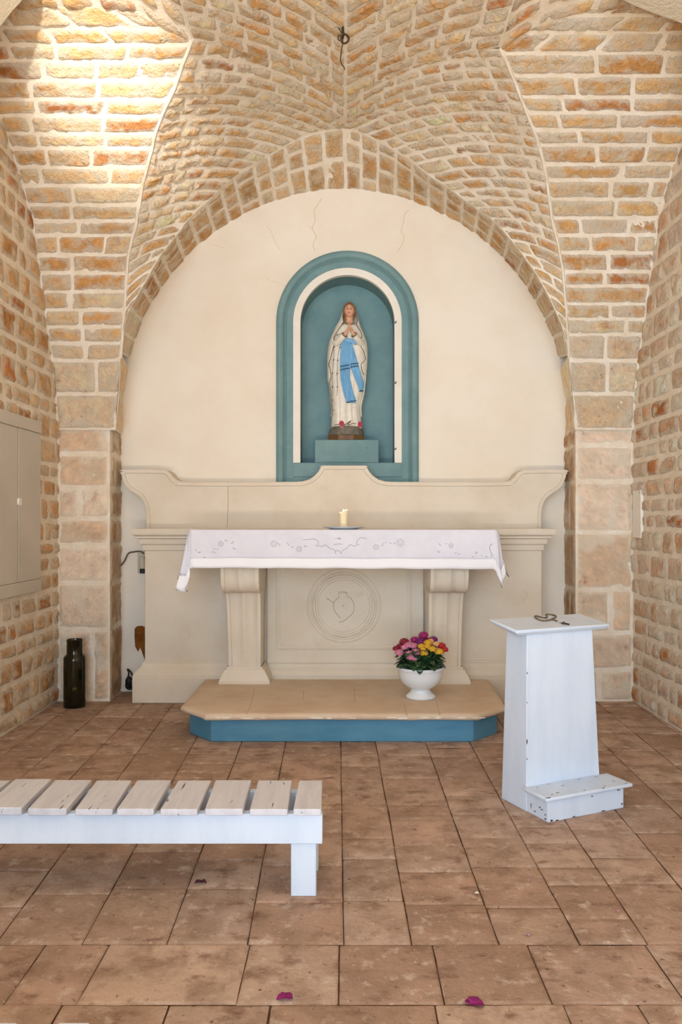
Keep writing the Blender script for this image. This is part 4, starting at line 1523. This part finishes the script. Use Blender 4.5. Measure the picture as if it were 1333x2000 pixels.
# ------------------------------------------------------------------ kneeler (rotated, sloping top)
KT = .428
KO = Vector((.955, 3.688, 0))
ku = Vector((math.cos(KT), math.sin(KT), 0)); kn = Vector((-math.sin(KT), math.cos(KT), 0))
def K(u, n, z): return KO + ku * u + kn * n + Vector((0, 0, z))
kneel = thing('kneeler', 'white painted wooden kneeler with tapered body and sloping top, right of the altar step', 'kneeler', tuple(K(.2, .2, 0)))
mb = MB()
a, w_, d2, d1 = -.024, .460, .157, .200
bot = [K(a, d2, 0), K(a + w_, d2, 0), K(a + w_, d2 + d1, 0), K(a, d2 + d1, 0)]
top = [K(a + .018, d2 + .018, .850), K(a + w_ - .038, d2 + .018, .850), K(a + w_ - .038, d2 + d1 - .02, .872), K(a + .018, d2 + d1 - .02, .872)]
mb.hexa(bot, top); mb.build('body', M['white_wood'], kneel, bevel=.003)
mb = MB()
o_ = .045
def tb(lo_, hi_, e):
    u0, u1, n0, n1 = -.064 - e, .459 + e, .172 - e, .339 + e
    return [K(u0, n0, hi_[0]), K(u1, n0, hi_[0]), K(u1, n1, hi_[1]), K(u0, n1, hi_[1])]
mb.hexa(tb(0, (.846, .876), .010), tb(0, (.862, .892), .026)); mb.hexa(tb(0, (.862, .892), .026), tb(0, (.873, .903), .024))
mb.build('top_board', M['white_wood'], kneel, bevel=.004)
mb = MB()
mb.hexa([K(-.020, 0, 0), K(.437, 0, 0), K(.437, d2 + .004, 0), K(-.020, d2 + .004, 0)], [K(-.020, 0, .100), K(.437, 0, .100), K(.437, d2 + .004, .100), K(-.020, d2 + .004, .100)])
mb.build('step_box', M['white_wood'], kneel, bevel=.003)
mb = MB()
mb.hexa([K(-.040, -.016, .100), K(.482, -.016, .100), K(.482, d2 + .006, .100), K(-.040, d2 + .006, .100)], [K(-.040, -.016, .118), K(.482, -.016, .118), K(.482, d2 + .006, .118), K(-.040, d2 + .006, .118)])
mb.build('kneeling_board', M['white_wood'], kneel, bevel=.006)
UPV = Vector((0, 0, 1))
for u, z, ra, rb in ((.000, .008, .010, .006), (.03, .004, .012, .003), (.13, .005, .014, .003), (.31, .006, .016, .003), (.425, .022, .008, .005), (.24, .085, .008, .003), (.405, .092, .012, .003)):
    mb = MB(); chip(mb, K(u, 0, z), ku, UPV, -kn, ra, rb); mb.build('paint_chip', M['chip'], kneel)
for n, z, ra, rb in ((.045, .046, .010, .003), (.060, .052, .007, .005), (.125, .035, .003, .018), (.02, .012, .007, .006), (.095, .022, .010, .003), (.02, .03, .005, .004)):
    mb = MB(); chip(mb, K(-.020, n, z), kn, UPV, -ku, ra, rb); mb.build('paint_chip', M['chip'], kneel)
for u, n, ra, rb in ((.06, .03, .014, .004), (.02, .02, .008, .003), (.2, .005, .014, .0025), (.33, .01, .010, .003), (.42, .05, .009, .003), (.15, .1, .013, .002), (.02, .13, .010, .002), (.28, .14, .016, .0015), (.39, .135, .014, .002), (-.025, -.008, .014, .004), (.3, -.010, .010, .003), (.45, .0, .010, .003), (.1, .145, .01, .0018)):
    mb = MB(); chip(mb, K(u, n, .1180), ku, kn, UPV, ra, rb); mb.build('paint_chip', M['chip'], kneel)
for z, ra, rb in ((.66, .003, .005), (.52, .002, .004), (.33, .003, .014), (.25, .0018, .006)):
    mb = MB(); chip(mb, K(-.0215 + .018 * z / .85, d2 + .018 * z / .85 - .0005, z), ku, UPV, -kn, ra, rb, .0012); mb.build('paint_chip', M['chip'], kneel)
for z, ln in ((.52, .014), (.42, .012), (.23, .04)):
    pass

# rosary lying on the kneeler top
def ktop(px, py):
    # intersect the view line with the sloping top plane
    lo_, hi_ = 3.4, 4.6
    for _ in range(40):
        m_ = (lo_ + hi_) / 2
        p = W(px, py, m_) - KO
        nn_ = p.dot(kn)
        zt = lerp(.873, .903, (nn_ - .148) / .215)
        if p.z > zt:
            lo_ = m_
        else:
            hi_ = m_
    return W(px, py, m_)
def T(x, y): return ktop(1030 + .075 * x, 1185 + .075 * y)
ro_c = T(480, 330)
ros = thing('rosary', 'brown beaded rosary with a dark crucifix lying on the kneeler top', 'rosary', tuple(ro_c))
mb = MB()
loop = Curve3([T(*p) for p in ((640, 350), (560, 372), (440, 385), (330, 365), (240, 315), (205, 275), (250, 262), (340, 285), (430, 308), (510, 308), (530, 280), (495, 245), (510, 220), (600, 222), (700, 240), (755, 270), (720, 310), (640, 340))], 6)
nb_ = 58
for k in range(nb_):
    mb.ball(loop.at(k / nb_) + Vector((0, 0, .0042)), .0046, n=8, k=6)
tail = Curve3([T(640, 355), T(700, 362), T(760, 385), T(800, 400)], 5)
for k in range(8):
    mb.ball(tail.at(k / 8) + Vector((0, 0, .004)), .0044, n=8, k=6)
mb.build('bead_loop', M['bead'], ros)
mb = MB(); mb.tube([T(800, 400) + Vector((0, 0, .003)), T(850, 425) + Vector((0, 0, .003)), T(900, 440) + Vector((0, 0, .003))], .0022, 6)
mb.ball(T(825, 410) + Vector((0, 0, .004)), .0055)
mb.build('link', M['silver'], ros)
mb = MB(); mb.tube([T(895, 440) + Vector((0, 0, .004)), T(1105, 480) + Vector((0, 0, .004))], .0042, 6)
p1, p2 = T(965, 420), T(945, 475)
mb.tube([p1 + Vector((0, 0, .005)), p2 + Vector((0, 0, .005))], .0036, 6)
mb.build('crucifix', M['blackm'], ros)

# ------------------------------------------------------------------ benches
def make_bench(name, label, x_end, yf, slats, depth_rail=(.025, .27), xleft=-1.85, grp='white slatted benches'):
    t = thing(name, label, 'bench', (lerp(xleft, x_end, .5), yf + .16, 0), grp)
    mb = MB(); mb.box(xleft, x_end, yf + .022, yf + .060, .200, .312); mb.build('front_rail', M['white_wood'], t, bevel=.003)
    mb = MB(); mb.box(xleft, x_end - .01, yf + .262, yf + .300, .200, .312); mb.build('back_rail', M['white_wood'], t, bevel=.003)
    for lx in (x_end - .118, xleft + .03):
        for ly in (yf + .035, yf + .245):
            mb = MB(); mb.box(lx, lx + .095, ly, ly + .045, 0, .300); mb.build('leg', M['white_wood'], t, bevel=.004)
    for i, (xa, xb, xc, xd, dz) in enumerate(slats):
        mb = MB()
        z0, z1 = .3125 + dz * .3, .337 + dz
        mb.hexa([(xa, yf, z0), (xb, yf, z0), (xd, yf + .325, z0), (xc, yf + .325, z0)], [(xa, yf, z1), (xb, yf, z1), (xd, yf + .325, z1), (xc, yf + .325, z1)])
        mb.build('slat', M['slat'], t, bevel=.003)
    return t
sl = [(-.191, -.089, -.189, -.094, 0), (-.351, -.212, -.356, -.218, 0), (-.516, -.377, -.530, -.383, .001), (-.680, -.544, -.682, -.547, 0), (-.840, -.704, -.849, -.711, .001), (-.993, -.856, -1.015, -.873, 0), (-1.167, -1.025, -1.185, -1.035, .002), (-1.335, -1.19, -1.347, -1.20, .006),
      (-1.50, -1.36, -1.51, -1.37, 0), (-1.66, -1.53, -1.67, -1.53, 0), (-1.83, -1.69, -1.84, -1.69, 0)]
make_bench('bench', 'long white painted bench of worn cracked slats in front of the altar', -.085, 2.925, sl)
x2 = [(-.700, -.605), (-.545, -.475 + .0)]
sl2 = [(-.622, -.553, -.607, -.541, 0), (-.79, -.705, -.775, -.694, 0)] + [(-.79 - .16 * k - .0, -.65 - .16 * k, -.785 - .16 * k, -.645 - .16 * k, 0) for k in range(1, 7)]
make_bench('bench', 'nearest white slatted bench, only its slat ends showing at the bottom edge', -.55, 1.36, sl2)

# ------------------------------------------------------------------ bottle
BT = Vector((W(146, 1379, 5.965).x, 5.965, 0))
mb = MB()
prof = [(.0, .002), (.070, .0), (.079, .004), (.081, .012), (.081, .355), (.079, .372), (.070, .385), (.061, .392), (.058, .402), (.058, .490), (.060, .494), (.060, .504), (.055, .506), (.053, .500), (.053, .402), (.058, .388), (.072, .372), (.076, .355), (.076, .016), (.0, .010)]
mb.lathe(prof, BT.x, BT.y, 48, cap=False)
tag(mb.build('bottle', M['glass'], origin=tuple(BT), smooth_ang=40), 'tall dark green glass bottle vase on the floor by the left pier', 'bottle')

# ------------------------------------------------------------------ shutter on the left wall
win = bpy.data.objects.new('window_1', None); col.objects.link(win); win.location = (-XW, 5.2, 1.5); win['_o'] = (-XW, 5.2, 1.5); win['kind'] = 'structure'
xs0, xs1 = -XW - .01, -XW + .045
mb = MB()
y0, y1, z0, z1 = 4.30, 5.70, .895, 2.10
mb.box(xs0, xs1, y0, y1, z1 - .085, z1); mb.box(xs0, xs1, y0, y1, z0, z0 + .085); mb.box(xs0, xs1 - .004, y0, y0 + .08, z0 + .085, z1 - .085)
mb.build('window_frame', M['shutter'], win, bevel=.003)
mb = MB(); mb.box(xs0, xs1 - .006, 5.315, y1 - .002, z0 + .087, z1 - .087); mb.build('shutter', M['shutter'], win, bevel=.002)
mb = MB(); mb.box(xs0, xs1 - .006, y0 + .08, 5.300, z0 + .087, z1 - .087); mb.build('shutter', M['shutter'], win, bevel=.002)
mb = MB(); mb.tube([(xs1 - .008, 5.315, 1.52), (xs1 + .006, 5.315, 1.52)], .026, 20); mb.build('knob', M['white_band'], win, smooth_ang=40)

# ------------------------------------------------------------------ socket, black wad, hook
so = thing('power_socket', 'small beige wall socket with a plug and brown cable left of the altar', 'socket', (-1.655, 6.48, 1.06))
mb = MB(); mb.box(-1.690, -1.605, 6.475, YB, .965, 1.145); mb.build('back_plate', M['white_plastic'], so, bevel=.004)
mb = MB(); mb.tube([(-1.645, 6.452, 1.10), (-1.645, 6.452, 1.075), (-1.645, 6.452, 1.03), (-1.645, 6.452, 1.005)], [.018, .026, .027, .024], 14); mb.tube([(-1.645, 6.470, 1.03), (-1.645, 6.440, 1.03)], .012, 8); mb.build('plug', M['white_plastic'], so, smooth_ang=45)
mb = MB(); mb.box(-1.666, -1.624, 6.445, 6.478, .965, 1.003); mb.build('plug_socket', M['black'], so, bevel=.003)
mb = MB(); mb.tube(Curve3([W(236, 1105, 6.46), W(243, 1096, 6.46), W(248, 1085, 6.46), W(253, 1079.5, 6.46), W(262, 1078, 6.46), W(270, 1077, 6.46), W(277, 1078, 6.46), W(281, 1082, 6.46)], 6).p, .0055, 8); mb.build('cable', M['cable'], so)
mb = MB()
c = W(252, 1331, 6.44)
mb.ball(c, .030, .03, .042, 12, 8); mb.ball(c + Vector((.024, .0, -.02)), .028, .03, .036, 10, 8); mb.ball(c + Vector((-.008, 0, -.03)), .024, .025, .034, 10, 7)
mb.tube(Curve3([c + Vector((-.01, 0, .03)), c + Vector((.0, -.01, .07)), c + Vector((-.012, 0, .10)), c + Vector((.01, .02, .07)), c + Vector((.04, 0, .02))], 6).p, .006, 7)
mb.tube(Curve3([c + Vector((-.01, -.03, .03)), c + Vector((.03, -.03, .0)), c + Vector((.0, -.035, -.05)), c + Vector((.04, -.02, -.06)), c + Vector((.045, 0, -.10)), c + Vector((.05, .0, -.125))], 6).p, .008, 7)
tag(mb.build('cable_bundle', M['black'], origin=tuple(c)), 'small black cable bundle poking out behind the altar base', 'cable')
HK = W(672, 72, 4.80); HK.z = min(HK.z, 4.33)
hk = thing('ceiling_hook', 'rusty iron ring hook with a dangling wire in the vault above the altar', 'hook', tuple(HK))
k_ = 4.8 / FPX
def H(x, y, dy=0.0): return W(620 + .09 * x, 30 + .09 * y, 4.80 + dy)
mb = MB(); mb.tube(Curve3([H(540, 330, .05) + Vector((0, 0, .06)), H(560, 360), H(575, 400), H(560, 440, -.005)], 5).p, .0085, 8); mb.build('spike', M['metal'], hk)
mb = MB()
cc = H(600, 510, -.005)
mb.tube([cc + Vector((.024 * math.cos(t), .004 * math.sin(2 * t), .027 * math.sin(t))) for t in [2 * PI * q / 20 for q in range(21)]], .0062, 8); mb.build('ring', M['metal'], hk)
mb = MB()
c2 = H(500, 490, -.005)
mb.tube([c2 + Vector((.014 * math.cos(t), .004 * math.sin(2 * t), .015 * math.sin(t))) for t in [2 * PI * q / 16 for q in range(17)]], .0036, 7)
mb.tube(Curve3([H(460, 265), H(520, 360), H(570, 450), H(555, 540), H(560, 600), H(535, 700), H(520, 800), H(510, 900), H(510, 1000), H(540, 1070), H(585, 1130), H(590, 1185)], 5).p, .0032, 7)
mb.build('wire', M['metal'], hk)

# ------------------------------------------------------------------ fallen bracts
def bract(px, py, size, m, label, seed, cat='petal'):
    Y = EYE * FPX / (py - 1015)
    c = Vector(((px - 675) * Y / FPX, Y, .002))
    mb = MB()
    rr = random.Random(seed)
    for q in range(3 if size > .02 else 1):
        a = rr.uniform(0, 2 * PI)
        d = Vector((math.cos(a), math.sin(a), rr.uniform(.2, .7)))
        s = d.cross(Vector((0, 0, 1))).normalized()
        rows = []
        for j in range(7):
            t = j / 6
            w_ = size * .55 * math.sin(PI * min(1, t * .9 + .08))
            p = c + d * (size * t) - Vector((0, 0, 1)) * (size * .5 * t * t) + Vector((0, 0, .002))
            rows.append([p + s * (w_ * k / 3) + Vector((0, 0, .25 * w_ * abs(k / 3) ** 1.5 + .003 * rr.random())) for k in range(-3, 4)])
        mb.grid(rows, 0)
    lo_ = min(v[2] for v in mb.v)
    mb.v = [(v[0], v[1], v[2] - lo_ + .001) for v in mb.v]
    o = mb.build('flower_petal', m, origin=tuple(c), smooth_ang=60, solidify=.0008)
    return tag(o, label, cat, 'fallen flower petals on the floor')
bract(557, 1950, .026, M['petal'], 'magenta bract on the floor, left one of the two large ones near the front', 3)
bract(926, 1964, .030, M['petal'], 'magenta bract on the floor, right one of the two large ones near the front', 8)
bract(392, 1727, .024, M['petal_dry'], 'dried dark bract on the floor under the bench', 4)
bract(1037, 1720, .014, M['petal_pale'], 'small purple petal scrap on the tiles, between bench and kneeler and farther back', 5)
bract(1029, 1825, .018, M['petal_pale'], 'small faded pink petal scrap on the tiles in front of the kneeler', 6)
bract(1210, 1783, .016, M['petal_pale'], 'pale lilac petal scrap farthest right on the floor', 7)
bract(936, 1747, .016, M['white_band'], 'tiny white scrap beside a floor joint', 9)

# ------------------------------------------------------------------ light
def area(name, loc, target, sx_, sy_, power, color):
    l = bpy.data.lights.new(name, 'AREA')
    l.shape = 'RECTANGLE'; l.size = sx_; l.size_y = sy_; l.energy = power; l.color = color
    o = bpy.data.objects.new(name, l); col.objects.link(o)
    o.location = loc
    o.rotation_euler = (Vector(target) - Vector(loc)).to_track_quat('-Z', 'Y').to_euler()
    return o
area('door_daylight', (-1.6, -6.0, 2.4), (.3, 5, 1.4), 6.5, 4.5, 700, (.60, .79, 1.0))
area('sunlit_ground_bounce', (0, -1.5, .02), (0, -1.2, 4.6), 4.2, 2.6, 880, (1.0, .90, .78))
sp = bpy.data.lights.new('high_window_sun', 'SPOT')
sp.energy = 3200; sp.color = (1, .94, .84); sp.spot_size = math.radians(12); sp.spot_blend = 1.0; sp.shadow_soft_size = .12
so_ = bpy.data.objects.new('high_window_sun', sp); col.objects.link(so_)
so_.location = (-1.0, -1.1, 3.5)
so_.rotation_euler = (Vector((-1.45, 4.85, 4.12)) - so_.location).to_track_quat('-Z', 'Y').to_euler()
pl = bpy.data.lights.new('candle_light', 'POINT'); pl.energy = .25; pl.color = (1, .72, .38); pl.shadow_soft_size = .006
po = bpy.data.objects.new('candle_light', pl); col.objects.link(po); po.location = (PC[0] - .003, PC[1], cz + .145)
wd = bpy.data.worlds.new('World'); scene.world = wd
wd.use_nodes = True
bg = wd.node_tree.nodes['Background']
bg.inputs['Color'].default_value = (.86, .92, 1.0, 1); bg.inputs['Strength'].default_value = .4

# ------------------------------------------------------------------ camera
cam = bpy.data.cameras.new('Camera')
cam.sensor_fit = 'VERTICAL'
cam.sensor_height = 36.0; cam.sensor_width = 24.0
cam.lens = FPX / 2000 * 36.0
cam.shift_x = -8.5 / 2000; cam.shift_y = 15.0 / 2000
cam.clip_start = .05
co = bpy.data.objects.new('Camera', cam); col.objects.link(co)
co.location = (0, 0, EYE); co.rotation_euler = (PI / 2, 0, 0)
scene.camera = co
scene.cycles.max_bounces = 8
scene.cycles.transmission_bounces = 8
scene.cycles.caustics_reflective = False
scene.cycles.caustics_refractive = False
scene.view_settings.view_transform = 'Standard'
scene.view_settings.look = 'None'
scene.view_settings.exposure = 0.0
scene.view_settings.gamma = 1.0
scene.view_settings.use_curve_mapping = False
for o in list(bpy.data.objects):
    if '_o' in o:
        del o['_o']
